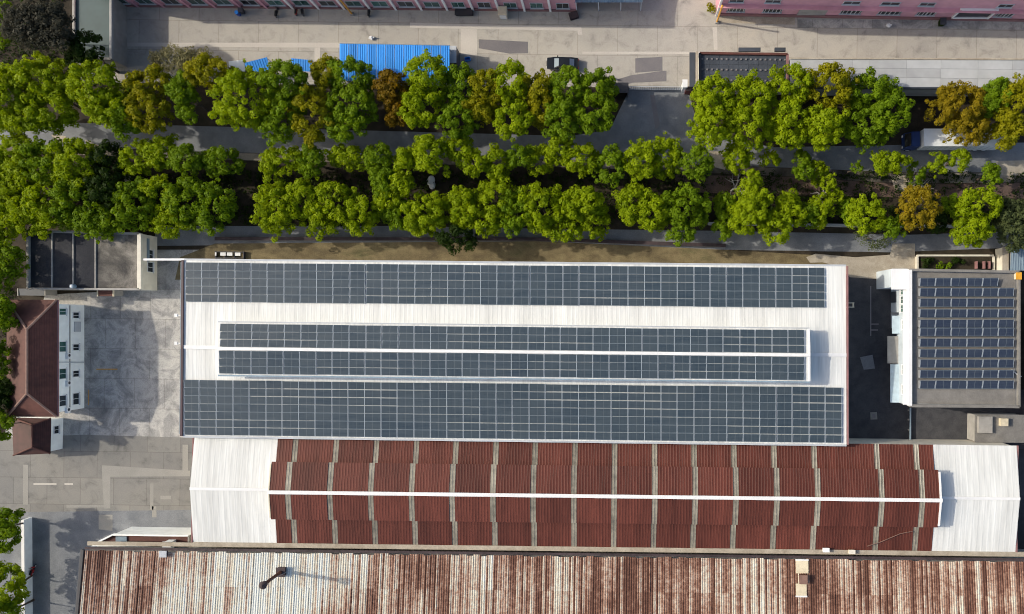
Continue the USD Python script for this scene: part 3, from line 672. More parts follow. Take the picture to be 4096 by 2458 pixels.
MB().ribbed(*r_(UP(0, 9.3), UP(146, 9.3), UP(146, 14), UP(0, 14)), 438, .06, .55).build('outer_roof_sheets', M['rust'], ru, kind='stuff')
MB().ribbed(*r_(UP(0, 14), UP(146, 14), UP(146, 28, -3.08), UP(0, 28, -3.08)), 438, .06, .55).build('far_roof_slope', M['rust'], ru, kind='stuff')
MB().bar(*r_(UP(0, -.3, -.1), UP(146, -.3, -.1)), .3, .2).build('gutter', M['soot'], ru)
MB().bar(*r_(UP(0, -.85, -.5), UP(146, -.85, -.5)), .55, .14).build('ledge', M['sand'], ru)
MB().bar(*r_(UP(-.22, -.1), UP(-.22, 14)), .34, .3).build('verge_trim', M['dark_metal'], ru)
MB().bar(*r_(UP(-.6, -.1, -.3), UP(-.6, 14, -.3)), .3, .2).build('side_gutter', M['slate'], ru)

def on_rust(sx, sy): return on_plane(uTL, uTR, UP(0, 5), sx, sy)
q = on_rust(1130, 2284)
ch = thing('chimney_pipe', 'tall rust-brown chimney pipe rising from the rusty roof', 'chimney', q)
MB().tube((0, 0, -.2), (0, 0, 5.2), .24, .22, n=14).build('pipe', M['rust_pipe'], ch, smooth=40)
MB().box((0, 0, .25), (1.1, 1.1, .6)).box((0, 0, .6), (1.3, 1.3, .12)).build('base', M['soot'], ch)
m = MB().tube((0, 0, 5.25), (0, 0, 5.75), .42, .42, n=14).tube((0, 0, 5.78), (0, 0, 6.1), .55, .1, n=14)
m.build('cowl', M['soot'], ch, smooth=40)
m = MB()
for k in range(3):
    an = k * 2.1 + .3
    m.tube((0, 0, 4.4), (2.4 * math.cos(an), 2.4 * math.sin(an), .05), .015, n=4)
m.build('guy_wire', M['grey_metal'], ch)
for k, (sx, sy, w, h) in enumerate(((3207, 2266, 1.75, 1.8), (3204, 2359, 1.5, 1.7))):
    q = on_rust(sx, sy)
    t = thing('roof_skylight', ('cream skylight panel just above the roof vent on the rusty roof', 'cream skylight panel just below the roof vent on the rusty roof')[k], 'skylight', q, ROT, group='cream skylights on the rusty roof')
    tl = math.atan(-.11)
    MB().box((0, 0, .16), (w, h, .07), tilt=tl).build('cover', M['cream_sheet'], t)
    MB().box((0, (h / 2 + .02) * (1 if k == 0 else -1), .17 + (-.11) * (h / 2) * (1 if k == 0 else -1)), (w + .1, .2, .12), tilt=tl).build('flashing', M['white_metal'], t)
    MB().box((0, 0, .05), (w - .1, h - .1, .2), tilt=tl).build('upstand', M['wall_grey'], t)
q = on_rust(3208, 2312)
t = thing('roof_vent', 'brown box vent between the two cream skylights on the rusty roof', 'vent', q, ROT)
MB().box((0, 0, .3), (.9, 1.0, .8)).build('housing', M['rust_pipe'], t)
MB().box((0, 0, .78), (1.15, 1.25, .1)).build('cap', M['ridge_tile'], t)
q = on_rust(660, 2213)
t = thing('roof_vent', 'dark grey vent hood at the upper edge of the rusty roof', 'vent', q, ROT)
MB().box((0, 0, .2), (.8, .7, .5)).build('housing', M['soot'], t)
MB().box((0, 0, .5), (1.05, .9, .1)).build('cap', M['grey_metal'], t)

# ---------------------------------------------------------------- lean-to between red and rusty sheds
t = thing('lean_to', 'narrow lean-to with white rims and dark roof wedged above the rusty roof', 'shed', P(560, 2160, 0))
LB = np.array([*P2(560, 2160, 0), 0.])
zz = 4.2
pts = [P2(365, 2182, zz), P2(755, 2182, zz), P2(755, 2144, zz), P2(450, 2140, zz)]
MB().solid([p - LB[:2] for p in pts], 0, zz - .45).build('wall', M['wall_white'], t)
MB().solid([lerp(pts[i], np.mean(pts, 0), .05) - LB[:2] for i in range(4)], zz - .44, zz - .38).build('roof', M['tile_brown'], t)
for i in range(4):
    a, b = pts[i] - LB[:2], pts[(i + 1) % 4] - LB[:2]
    MB().bar([*a, zz - .2], [*b, zz - .2], .22, .55).build('parapet', M['wall_white' if i != 1 else 'wall_grey'], t)
MB().box([*(P2(480, 2160, zz) - LB[:2]), zz - .3], (1.6, .8, .12)).build('roof_hatch', M['canopy_blue'], t)
t = thing('corner_block', 'small white masonry block at the lower left corner of the red-roofed warehouse', 'block', [*P2(752, 2150, 0), 0], ROT)
MB().box((0, 0, 2.6), (1.0, 1.6, 5.2)).build('body', M['wall_white'], t)
MB().box((0, 0, 5.26), (1.2, 1.8, .12)).build('cap', M['white_metal'], t)

# ---------------------------------------------------------------- hip-roofed white building on the left
hb = thing('hip_roof_building', 'two-storey white building with a brown hipped tile roof on the left', 'building', P(225, 1430, 0))
HB = np.array([*P2(225, 1430, 0), 0.]); r_ = rel(HB)
ZH = 5.7
x0, x1 = 38, 228
c = [P(x0 - 10, 1200, ZH), P(x1, 1200, ZH), P(x1, 1668, ZH), P(x0 - 10, 1668, ZH)]
ins = [lerp(c[i], c[(i + 2) % 4], .035) for i in range(4)]
MB().solid([p[:2] - HB[:2] for p in ins[::-1]], 0, ZH - .08).build('wall', M['wall_white'], hb)
ridgeA, ridgeB = P(109, 1318, ZH + 2.2), P(109, 1575, ZH + 2.2)
def courses(m, e0, e1, t0, t1, n):
    """Stepped tile courses from the eave e0-e1 up to t0-t1."""
    for k in range(n):
        v0, v1 = k / n, (k + 1) / n
        a, b, c2, d = lerp(e0, t0, v0), lerp(e1, t1, v0), lerp(e1, t1, v1), lerp(e0, t0, v1)
        up = np.array([0, 0, .05])
        m.add([a + up, b + up, c2, d, a, b], [[0, 1, 2, 3], [4, 5, 1, 0]])
    return m
for nm, e0, e1, t0, t1, n in (('roof_slope', c[2], c[1], ridgeB, ridgeA, 18), ('roof_slope', c[0], c[3], ridgeA, ridgeB, 15), ('roof_slope', c[1], c[0], ridgeA, ridgeA, 14), ('roof_slope', c[3], c[2], ridgeB, ridgeB, 14)):
    m = MB(); courses(m, *r_(e0, e1, t0, t1), n); m.build('roof_slope', M['tile_brown'], hb)
for a, b in ((ridgeA, ridgeB), (c[0], ridgeA), (c[1], ridgeA), (c[2], ridgeB), (c[3], ridgeB)):
    a, b = r_(a, b)
    MB().tube(a + [0, 0, .08], b + [0, 0, .08], .16, n=8).build('ridge_tiles', M['ridge_tile'], hb, smooth=40)
a, b = r_(c[1], c[2])
MB().bar(a + EX * .05 - [0, 0, .1], b + EX * .05 - [0, 0, .1], .2, .18).build('eave_board', M['plinth'], hb)
FX = np.array([1.0, 0, 0])
wx = ins[1][0]
def wall_at(sy, z): return np.array([wx, P2(300, sy, z)[1], z]) - HB
for k, (sy, w, gl) in enumerate(((1248, 1.0, 'glass_green'), (1388, 1.55, 'glass_green'), (1496, 1.55, 'glass_green'), (1604, 1.6, 'glass'))):
    window(hb, wall_at(sy, 4.35), w, 1.35, FX, gl)
for k, (sy, w) in enumerate(((1262, .95), (1390, 1.0), (1496, 1.0), (1596, 1.75))):
    window(hb, wall_at(sy, 1.75), w, 1.3, FX, 'glass')
for sy, z in ((1425, 3.5), (1535, 3.5), (1642, 3.6)):
    ac_unit(hb, wall_at(sy, z), FX)
MB().box(wall_at(1308, 1.45) + [.05, 0, 0], (.1, 1.5, 1.3)).build('notice_board', M['grey_metal'], hb)
MB().box(wall_at(1430, 2.95) + [.04, 0, 0], (.09, 15.2, .14)).build('string_course', M['wall_grey'], hb)
MB().tube(wall_at(1450, .1) + [.1, 0, 0], wall_at(1450, 5.4) + [.1, 0, 0], .06, n=8).build('downpipe', M['grey_metal'], hb)

hx = thing('annex', 'small annex with a dark red tiled roof below the hip-roofed building', 'building', P(130, 1760, 0))
AB = np.array([*P2(130, 1760, 0), 0.]); r_ = rel(AB)
za = 2.7
c = [P(48, 1672, za), P(205, 1674, za), P(203, 1815, za), P(55, 1822, za)]
ins = [lerp(c[i], c[(i + 2) % 4], .05) for i in range(4)]
MB().solid([p[:2] - AB[:2] for p in ins[::-1]], 0, za - .05).build('wall', M['wall_white'], hx)
ra, rb = P(130, 1700, za + 1.3), P(130, 1790, za + 1.3)
for e0, e1, t0, t1 in ((c[2], c[1], rb, ra), (c[0], c[3], ra, rb), (c[1], c[0], ra, ra), (c[3], c[2], rb, rb)):
    m = MB(); courses(m, *r_(e0, e1, t0, t1), 10); m.build('roof_slope', M['tile_dark'], hx)
for a, b in ((ra, rb), (c[0], ra), (c[1], ra), (c[2], rb), (c[3], rb)):
    a, b = r_(a, b)
    MB().tube(a + [0, 0, .07], b + [0, 0, .07], .12, n=8).build('ridge_tiles', M['tile_brown'], hx, smooth=40)
window(hx, np.array([ins[1][0], P2(210, 1720, 1.4)[1], 1.4]) - AB, 1.2, 1.0, FX, 'glass')

# ---------------------------------------------------------------- flat-roofed shed, upper left
fb = thing('flat_roof_shed', 'single-storey flat-roofed shed with a dark roof with painted sunlit patches under the trees', 'building', P(560, 1160, 0))
FB = np.array([*P2(560, 1160, 0), 0.]); r_ = rel(FB)
zf = 4.1
c = [P(112, 925, zf), P(558, 935, zf), P(558, 1158, zf), P(112, 1156, zf)]
MB().solid([p[:2] - FB[:2] for p in c[::-1]], 0, zf - .4).build('wall', M['wall_cream'], fb)
fx_ = [0, .205, .395, .595, 1.0]
for i in range(4):
    q = [bil(c, fx_[i] + .004, .02), bil(c, fx_[i + 1] - .004, .02), bil(c, fx_[i + 1] - .004, .98), bil(c, fx_[i] + .004, .98)]
    MB().slab(*[p - [0, 0, .3] for p in r_(*q)], .12).build('roof_panel', M['membrane_sunlit' if i == 3 else 'membrane'], fb)
for i in range(1, 4):
    a, b = r_(bil(c, fx_[i], .02), bil(c, fx_[i], .98))
    MB().bar(a - [0, 0, .24], b - [0, 0, .24], .2, .18).build('roof_rib', M['wall_grey'], fb)
for i in range(4):
    a, b = r_(c[i], c[(i + 1) % 4])
    MB().bar(a - [0, 0, .12], b - [0, 0, .12], .3 if i != 1 else .55, .5).build('parapet', M['wall_cream' if i == 1 else 'wall_grey'], fb)
for sy in (1020, 1070):
    window(fb, np.array([c[1][0], P2(600, sy, 1.7)[1], 1.7]) - FB, 1.5, 1.3, FX, 'glass')
MB().box(np.array([c[1][0] + .05, P2(600, 1000, 2.6)[1], 2.2]) - FB, (.1, 3.4, .5)).build('sign_band', M['canopy_blue'], fb)
MB().bar(np.array([*P2(575, 1039, 4.6), 4.6]) - FB, np.array([*P2(742, 1039, 4.6), 4.6]) - FB, .3, .2).build('pipe_bridge', M['white_metal'], fb)
t = thing('roof_tank', 'small pale tank on the lower parapet of the flat-roofed shed', 'tank', P(299, 1147, zf + .1))
MB().tube((0, 0, 0), (0, 0, .7), .3, n=14).build('tank', M['canopy_blue'], t, smooth=40)
MB().tube((0, 0, .7), (0, 0, .8), .2, .1, n=14).build('lid', M['white_metal'], t, smooth=40)
for k, (sx, sy, w, h, zt, mt) in enumerate(((465, 1176, 2.3, .9, 2.2, 'tile_brown'), (180, 1172, 4.0, 1.0, 2.4, 'slate'))):
    t = thing('porch', ('small brown-topped porch below the flat-roofed shed near its white end', 'dark lean-to porch below the flat-roofed shed beside the hip roof')[k], 'porch', P(sx, sy, 0))
    MB().box((0, 0, zt / 2), (w * .92, h * .9, zt)).build('wall', M['wall_grey'], t)
    MB().box((0, 0, zt + .06), (w, h, .12), tilt=.06).build('roof', M[mt], t)
    for s in (-1, 1):
        MB().box((s * w / 2, 0, zt + .1), (.14, h + .1, .2)).build('rim', M['cream_sheet' if k == 0 else 'wall_grey'], t)

# ---------------------------------------------------------------- right building with racked panels
eb = thing('panel_roof_building', 'white building with a brown-grey flat roof full of racked solar panels', 'building', P(3640, 1350, 0))
EB = np.array([*P2(3640, 1350, 0), 0.]); r_ = rel(EB)
zb = 7.2
c = [P(3641, 1080, zb), P(4078, 1088, zb), P(4078, 1628, zb), P(3641, 1624, zb)]
cd = [p - [0, 0, .6] for p in c]
MB().solid([p[:2] - EB[:2] for p in c[::-1]], 0, zb - .62).build('wall', M['wall_pale'], eb)
MB().slab(*r_(*[bil(cd, u, v) for u, v in ((.015, .012), (.985, .012), (.985, .988), (.015, .988))]), -.05).build('roof_deck', M['roof_concrete'], eb)
for i, (w, mt) in enumerate(((.35, 'roof_concrete'), (.3, 'roof_concrete'), (.4, 'roof_concrete'), (.5, 'white_metal'))):
    a, b = r_(c[i], c[(i + 1) % 4])
    MB().bar(a - [0, 0, .28], b - [0, 0, .28], w, .62 if i == 3 else .55).build('parapet', M[mt], eb)
wxl = c[0][0]
FW = np.array([-1.0, 0, 0])
def ewall(sy, z): return np.array([wxl, P2(3600, sy, z)[1], z]) - EB
# overhanging fascia, awnings, doors and windows of the left front
MB().box(ewall(1352, 6.2) - [.3, 0, 0], (.6, 19.0, .25)).build('fascia', M['white_metal'], eb)
for sy, L, z, d, mt in ((1300, 2.6, 3.4, 1.0, 'awning_blue'), (1400, 4.0, 2.9, 1.5, 'wall_grey'), (1535, 5.6, 3.2, 1.2, 'awning_blue')):
    p = ewall(sy, z)
    m = MB().slab(p + [-d, -L / 2, -.25], p + [0, -L / 2, 0], p + [0, L / 2, 0], p + [-d, L / 2, -.25], .09)
    aw = m.build('awning', M[mt], eb)
    m = MB()
    for s in (-.46, 0, .46):
        m.bar(p + [-d + .1, s * L, -.3], p + [-.02, s * L, -.8], .05, .05)
    m.build('bracket', M['grey_metal'], aw)
for sy in (1165, 1200, 1235):
    window(eb, ewall(sy, 4.6), 1.1, 1.5, FW, 'glass_green')
for sy in (1300, 1480, 1560):
    window(eb, ewall(sy, 5.0), 1.4, 1.1, FW, 'glass_green')
for sy, w in ((1190, 1.6), (1330, 1.2), (1480, 1.8)):
    MB().box(ewall(sy, 1.1) - [.04, 0, 0], (.08, w, 2.2)).build('door', M['slate'], eb)
MB().box(ewall(1255, 3.0) - [.5, 0, 0], (1.3, .35, .2)).build('sign_arm', M['slate'], eb)
MB().box(ewall(1118, 3.2) - [1.1, 0, 0], (2.2, 2.6, 6.3)).build('stair_block', M['wall_pale'], eb)
MB().box(ewall(1118, 6.5) - [1.1, 0, 0], (2.5, 2.9, .25)).build('stair_roof', M['white_metal'], eb)
# racks
rowy = [1130, 1170, 1212, 1254, 1296, 1329, 1371, 1413, 1454, 1496, 1538]
ordn = ['first', 'second', 'third', 'fourth', 'fifth', 'sixth', 'seventh', 'eighth', 'ninth', 'tenth', 'eleventh']
v, f = module_mesh(2.1, 1.16)
til = math.radians(11)
for k, sy in enumerate(rowy):
    nmod = 5 if k == 0 else 6
    zd = zb - .55
    q = P(3673, sy + 0, zd)
    t = thing('panel_rack', f'{ordn[k]} solar panel rack from the top on the right-hand flat roof' + (', one panel shorter' if k == 0 else ''), 'solar panel rack', q, group='solar racks on the flat roof')
    pit = 375 * KX * (H - zd) / 6
    L = pit * nmod
    m = MB()
    for s in (-.33, .33):
        yy, z_ = s * math.cos(til), .5 + s * math.sin(til) - .05
        m.bar((0, yy, z_), (L, yy, z_), .05, .06)
    m.build('rail', M['grey_metal'], t)
    MB().box((L / 2, 0, .02), (L + .3, 1.36, .04)).build('ballast_strip', M['gap_shade'], t)  # added strip; its grey stands for the shaded gap between rows
    for i in range(nmod + 1):
        m = MB()
        x = min(max(i * pit, .1), L - .1)
        m.bar((x, .4, 0), (x, .4, .5), .05, .05).bar((x, -.4, 0), (x, -.4, .34), .05, .05).box((x, 0, .04), (.2, 1.1, .08))
        m.build('leg', M['roof_pale'], t)
    for i in range(nmod):
        X = np.eye(4)
        X[:3, 1] = (0, math.cos(til), math.sin(til)); X[:3, 2] = (0, -math.sin(til), math.cos(til)); X[:3, 3] = ((i + .5) * pit, 0, .5)
        X[:3, 0] = np.array([1, 0, 0]) * (pit - .07) / 2.1
        MB().add(v, f).build('solar_panel', M['solar_navy'], t, xf=X)
# yard behind it
t = thing('low_outbuilding', 'low pale concrete outbuilding below the flat roof with racked panels', 'shed', P(3960, 1705, 0), ROT)
MB().box((0, 0, 1.3), (6.9, 3.9, 2.6)).build('wall', M['wall_grey'], t)
MB().box((0, 0, 2.68), (7.2, 4.1, .16)).build('roof', M['roof_concrete'], t)
MB().box((-2.3, .6, 3.0), (2.0, 2.4, .5)).build('roof_box', M['wall_grey'], t)
MB().box((.4, 1.0, 3.05), (1.1, 1.1, .6)).build('water_box', M['cream_sheet'], t)
t = thing('yard_pipe', 'pale blue pipe run lying along the edge of the dark right-hand lane', 'pipe', P(3636, 1700, 0))
MB().tube((0, -2.6, .5), (0, 2.6, .5), .14, n=10).build('pipe', M['canopy_blue'], t, smooth=40)
for y in (-2.2, -.7, .8, 2.2):
    MB().box((0, y, .18), (.4, .2, .36)).build('support', M['wall_grey'], t)
t = thing('lane_slab', 'pale square concrete cover on the dark lane right of the long warehouse', 'cover', P(3494, 1664, .012), .05)
MB().box((0, 0, .06), (1.0, 1.1, .12)).build('slab', M['grey_concrete'], t)
MB().box((0, 0, .13), (.5, .6, .04)).build('hatch', M['patch_asphalt'], t)
rb_ = thing('red_shed', 'dark red-brown roofed shed cut by the right edge of the picture', 'shed', P(4110, 1420, 0))
MB().box((2, -3, 1.7), (4.2, 22, 3.4)).build('wall', M['brick_red'], rb_)
MB().ribbed((-.3, -14.2, 3.5), (-.3, 8.2, 3.5), (4.3, 8.2, 4.2), (4.3, -14.2, 4.2), 50, .05).build('roof', M['tile_dark'], rb_)

# ---------------------------------------------------------------- planted bed and little roofs upper right
pb = thing('planter_bed', 'walled planting bed with green shrubs above the flat panel roof', 'planter', P(3815, 1055, 0))
L, D = 11.4, 2.3
for cx, cy, w, h in ((0, D / 2, L, .25), (0, -D / 2, L, .25), (-L / 2, 0, .25, D - .25), (L / 2, 0, .25, D - .25)):
    MB().box((cx, cy, .35), (w, h, .7)).build('bed_wall', M['wall_cream'], pb)
MB().box((0, 0, .2), (L - .3, D - .3, .4)).build('earth', M['soil'], pb)
for x in (3.0, 4.1, 4.9):
    MB().box((x, -.3, .7), (.14, 1.1, .9)).build('trellis_post', M['plinth'], pb)
t = thing('garden_wall', 'tall cream garden wall at the right end of the planting bed', 'wall', P(3990, 1040, 0))
MB().box((0, -.4, 1.1), (.7, 4.0, 2.2)).build('wall', M['wall_cream'], t)
MB().box((0, -.4, 2.24), (.9, 4.2, .12)).build('coping', M['sand'], t)
t = thing('garden_shed', 'small blue-grey roofed shed at the right edge beside the cream garden wall', 'shed', P(4044, 1035, 0))
MB().box((0, 0, 1.2), (2.6, 3.4, 2.4)).build('wall', M['wall_grey'], t)
MB().ribbed((-1.5, -2.0, 2.5), (1.5, -2.0, 2.5), (1.5, 2.0, 2.8), (-1.5, 2.0, 2.8), 8, .05).build('roof', M['canopy_blue'], t)

# ---------------------------------------------------------------- pink blocks at the top
FD = np.array([0.0, -1.0, 0.0])
pk = thing('pink_workshop', 'long pink building with grey ground-floor windows at the top left', 'building', P(1400, 34, 0))
KB = np.array([*P2(1400, 34, 0), 0.])
pa, pb_ = P(452, 24, 0), P(2305, 44, 0)
dirp = (pb_ - pa) / np.linalg.norm(pb_ - pa); nrm = np.array([dirp[1], -dirp[0], 0])
Lp = np.linalg.norm(pb_ - pa)
q = [pa, pb_, pb_ - nrm * 14, pa - nrm * 14]
MB().solid([p[:2] - KB[:2] for p in q], 0, 8.4).build('wall', M['wall_pink'], pk)
MB().solid([(p + d)[:2] - KB[:2] for p, d in zip(q, (-dirp * .4 + nrm * .4, dirp * .4 + nrm * .4, dirp * .4 - nrm * .4, -dirp * .4 - nrm * .4))], 8.42, 8.8).build('roof', M['roof_concrete'], pk)
nb = 18
for i in range(nb):
    s = (i + .5) * Lp / nb
    for z, hh in ((1.75, 1.7), (4.9, 1.6), (7.2, 1.3)):
        window(pk, pa + dirp * s - KB + [0, 0, z], 2.3 if i < 13 else 1.9, hh, nrm, 'glass_green' if (i * 7 + int(z)) % 3 else 'glass', 'grey_metal')
    p = pa + dirp * (i * Lp / nb) - KB
    MB().bar(p + nrm * .12, p + nrm * .12 + [0, 0, 8.3], .32, .24, up=nrm).build('pilaster', M['white_metal' if i > 6 else 'wall_pink'], pk)
MB().bar(pa - KB + nrm * .1 + [0, 0, .25], pb_ - KB + nrm * .1 + [0, 0, .25], .18, .5).build('plinth', M['plinth'], pk)

pr = thing('pink_factory', 'pink factory block with barred windows and white-framed opening at the top right', 'building', P(3400, 68, 0))
KB = np.array([*P2(3400, 68, 0), 0.])
pa, pb_ = P(2862, 60, 0), P(4300, 88, 0)
dirp = (pb_ - pa) / np.linalg.norm(pb_ - pa); nrm = np.array([dirp[1], -dirp[0], 0])
Lp = np.linalg.norm(pb_ - pa)
q = [pa, pb_, pb_ - nrm * 16, pa - nrm * 16]
MB().solid([p[:2] - KB[:2] for p in q], 0, 9.6).build('wall', M['wall_pink'], pr)
MB().solid([(p + d)[:2] - KB[:2] for p, d in zip(q, (-dirp * .4 + nrm * .4, dirp * .4 + nrm * .4, dirp * .4 - nrm * .4, -dirp * .4 - nrm * .4))], 9.62, 10.0).build('roof', M['roof_concrete'], pr)
def pwin(sx, z):      # point of the front seen at column sx at height z
    y = 60 + (sx - 2862) * 28 / 1438
    k = (sx - NX) * KX * (H - z)
    s = (k - pa[0]) / dirp[0]
    return pa + dirp * s + [0, 0, z] - KB
for sxa, sxb in ((2907, 2987), (3050, 3135), (3361, 3454), (3512, 3614), (3668, 3752), (3983, 4063), (4120, 4200)):
    sx = (sxa + sxb) / 2
    w = (sxb - sxa) * KX * 107 * .9
    window(pr, pwin(sx, 2.3), w, 1.9, nrm, 'glass', 'grey_metal')
    m = MB(); pc = pwin(sx, 2.3)
    for k in range(5):
        a = pc + dirp * (k - 2) * w / 5 + nrm * .14
        m.bar(a - [0, 0, .95], a + [0, 0, .95], .05, .05, up=nrm)
    m.build('window_bars', M['white_metal'], pr)
    window(pr, pwin(sx, 5.0), w * .8, 1.0, nrm, 'glass', 'grey_metal')
    window(pr, pwin(sx, 7.8), w * .8, 1.2, nrm, 'glass', 'grey_metal')
pc = pwin(3254, 2.2); MB().box(pc + nrm * .05, (4.2, .1, 3.0)).build('shutter', M['wall_grey'], pr)
pc = pwin(3899, 2.4)
MB().box(pc + nrm * .04, (5.0, .08, 2.4)).build('opening', M['dark_metal'], pr)
m = MB()
for s in (-1, 1):
    m.box(pc + nrm * .12 + dirp * s * 2.65, (.25, .3, 3.0)).box(pc + nrm * .12 + [0, 0, s * 1.4], (5.05, .3, .25))
m.build('opening_frame', M['white_metal'], pr)
MB().bar(pa - KB + nrm * .3 + [0, 0, 3.7], pb_ - KB + nrm * .3 + [0, 0, 3.7], .6, .1).build('ledge', M['wall_pink'], pr)
MB().bar(pa - KB + nrm * .1 + [0, 0, .35], pb_ - KB + nrm * .1 + [0, 0, .35], .16, .7).build('plinth', M['plinth'], pr)
MB().bar(pa - KB + nrm * .14 + dirp * .15, pa - KB + nrm * .14 + dirp * .15 + [0, 0, 9.5], .3, .28, up=nrm).build('corner_strip', M['white_metal'], pr)
# apron in front of it
for k, (xa, xb, d0, d1, mt) in enumerate(((2870, 3180, 62, 92, 'sand'), (3190, 4290, 78, 112, 'worn_concrete'))):
    gsheet('apron', [(xa, d0), (xb, d0 + 6), (xb, d1 + 8), (xa, d1)], .008, mt)

# grey canopy beside the pink workshop
t = thing('glazed_canopy', 'blue-grey ribbed canopy roof right of the pink workshop at the top', 'canopy', P(2440, 30, 0))
MB().ribbed((-5.2, -.6, 3.0), (4.8, -.6, 3.0), (4.8, 4.4, 3.5), (-5.2, 4.4, 3.5), 16, .06).build('roof', M['canopy_blue'], t)
for x in (-5, -1.7, 1.6, 4.6):
    MB().box((x, -.5, 1.5), (.15, .15, 3.0)).build('post', M['grey_metal'], t)
MB().box((0, 3.2, 1.5), (9.4, .2, 3.0)).build('back_wall', M['slate'], t)

# ---------------------------------------------------------------- blue sheds
bs = thing('blue_shed', 'bright blue ribbed sheet-metal shed roof above the tree row', 'shed', P(1580, 240, 0))
SB = np.array([*P2(1580, 240, 0), 0.]); r_ = rel(SB)
zs = 3.4
c = [P(1358, 176, zs + .5), P(1799, 184, zs + .5), P(1799, 330, zs), P(1358, 322, zs)]
for i in range(12):
    q = [bil(c, i / 12 + .001, 0), bil(c, (i + 1) / 12 - .001, 0), bil(c, (i + 1) / 12 - .001, 1), bil(c, i / 12 + .001, 1)]
    MB().ribbed(*r_(*q), 4, .05, .35).build('roof_sheet', M['blue_roof'], bs)
a, b = r_(c[0], c[1])
MB().bar(a + [0, .05, -.08], b + [0, .05, -.08], .1, .2).build('ridge_flashing', M['canopy_blue'], bs)
for u in np.linspace(.01, .99, 7):
    for v_ in (.06, .94):
        p = bil(c, u, v_) - SB
        MB().bar([*p[:2], 0], [*p[:2], p[2] - .1], .12, .12, up=(1, 0, 0)).build('post', M['grey_metal'], bs)
p = [bil(c, .02, .9) - SB, bil(c, .98, .9) - SB]
MB().bar([*p[0][:2], 1.3], [*p[1][:2], 1.3], .1, 2.6).build('back_wall', M['grey_metal'], bs)
for k, (sx, sy, w, h, rz) in enumerate(((1062, 288, 3.4, 1.7, .25), (1235, 284, 3.2, 1.6, -.1))):
    t = thing('blue_canopy', ('small tilted blue tarpaulin canopy, left of the pair beside the blue shed', 'small blue tarpaulin canopy nearest the big blue shed')[k], 'canopy', P(sx, sy, 0), rz, group='small blue canopies')
    MB().ribbed((-w / 2, -h / 2, 2.2), (w / 2, -h / 2, 2.2), (w / 2, h / 2, 2.6), (-w / 2, h / 2, 2.6), 9, .05).build('cover', M['blue_roof'], t)
    for x in (-1, 1):
        for y in (-1, 1):
            MB().box((x * (w / 2 - .1), y * (h / 2 - .1), 1.15), (.08, .08, 2.3)).build('post', M['grey_metal'], t)
t = thing('green_bin', 'pale green covered skip beside the small blue canopies', 'bin', P(965, 278, 0), .1)
MB().box((0, 0, .6), (2.2, 1.6, 1.2)).build('body', M['leaf_pale'], t)
MB().box((0, 0, 1.24), (2.3, 1.7, .1)).build('lid', M['wall_white'], t)
t = thing('dark_tank', 'dark cubic tank standing right of the bright blue shed', 'tank', P(1822, 245, 0))
MB().box((0, 0, 1.3), (1.3, 2.4, 2.6)).build('body', M['slate'], t)
MB().box((0, 0, 2.65), (1.4, 2.5, .1)).build('top', M['grey_metal'], t)

# ---------------------------------------------------------------- gatehouse, gate, long grey roof
gh = thing('gatehouse', 'slate-dark roofed gatehouse beside the entrance, above the right tree group', 'building', P(2960, 280, 0))
GB = np.array([*P2(2960, 280, 0), 0.]); r_ = rel(GB)
zg = 4.0
c = [P(2800, 214, zg), P(3150, 218, zg), P(3150, 345, zg), P(2800, 341, zg)]
MB().solid([p[:2] - GB[:2] for p in c[::-1]], 0, zg - .3).build('wall', M['wall_cream'], gh)
for j in range(6):
    for i in range(9):
        q = [bil(c, (i + a_) / 9, (j + b_) / 6) for a_, b_ in ((.01, .02), (.99, .02), (.99, .98), (.01, .98))]
        z_ = rng.normal(0, .01)
        MB().slab(*[p + [0, 0, -.18 + z_] for p in r_(*q)], .08).build('roof_slab', M['slate'], gh)
for j in range(1, 6, 2):
    for i in range(18):
        p = bil(c, (i + .5) / 18, j / 6) - GB
        MB().box(p - [0, 0, .12], (.24, .24, .12)).build('roof_stud', M['patch_asphalt'], gh)
for i, mt in enumerate(('tile_brown', 'plinth', 'dark_metal', 'dark_metal')):
    a, b = r_(c[i], c[(i + 1) % 4])
    MB().bar(a - [0, 0, .05], b - [0, 0, .05], .32, .4).build('parapet', M[mt], gh)
p = P(2788, 278, 4.2) - GB
MB().box(p, (.3, 5.0, .5)).build('side_fascia', M['sand'], gh)
p = P(2770, 280, 3.5) - GB
MB().box(p, (.9, 5.0, .25)).build('side_canopy', M['slate'], gh)
for sx in (2998, 3120):
    MB().box(P(sx, 200, 3.8) - GB, (3.2 if sx < 3050 else 1.6, .55, .3)).build('roof_unit', M['slate'], gh)
t = thing('gate_pillar', 'white gate pillar at the right end of the sliding entrance gate', 'pillar', P(2733, 358, 0))
MB().box((0, 0, 1.3), (.6, 1.0, 2.6)).build('shaft', M['wall_white'], t)
MB().box((0, 0, 2.66), (.75, 1.15, .12)).build('cap', M['white_metal'], t)
t = thing('gate_wall', 'dark brick wall stub running from the white gate pillar to the gatehouse', 'wall', P(2775, 372, 0))
MB().box((0, 0, .9), (2.8, .5, 1.8)).build('wall', M['brick_red'], t)
MB().box((0, 0, 1.84), (2.9, .6, .08)).build('coping', M['soot'], t)
t = thing('sliding_gate', 'dark sliding metal gate drawn across the entrance drive', 'gate', P(2620, 360, 0), ROT)
for z in (.15, .75, 1.4):
    MB().bar((-4.0, 0, z), (3.9, 0, z), .08, .08).build('rail', M['grey_metal'], t)
for x in np.linspace(-3.95, 3.85, 24):
    MB().box((x, 0, .78), (.06, .06, 1.3)).build('bar', M['dark_metal'], t)
t = thing('gate_recess', 'black roofed bay at the left end of the entrance gate beside the trees', 'shelter', P(2465, 372, 0))
MB().box((0, 0, 2.3), (3.6, 1.5, .14)).build('roof', M['dark_metal'], t)
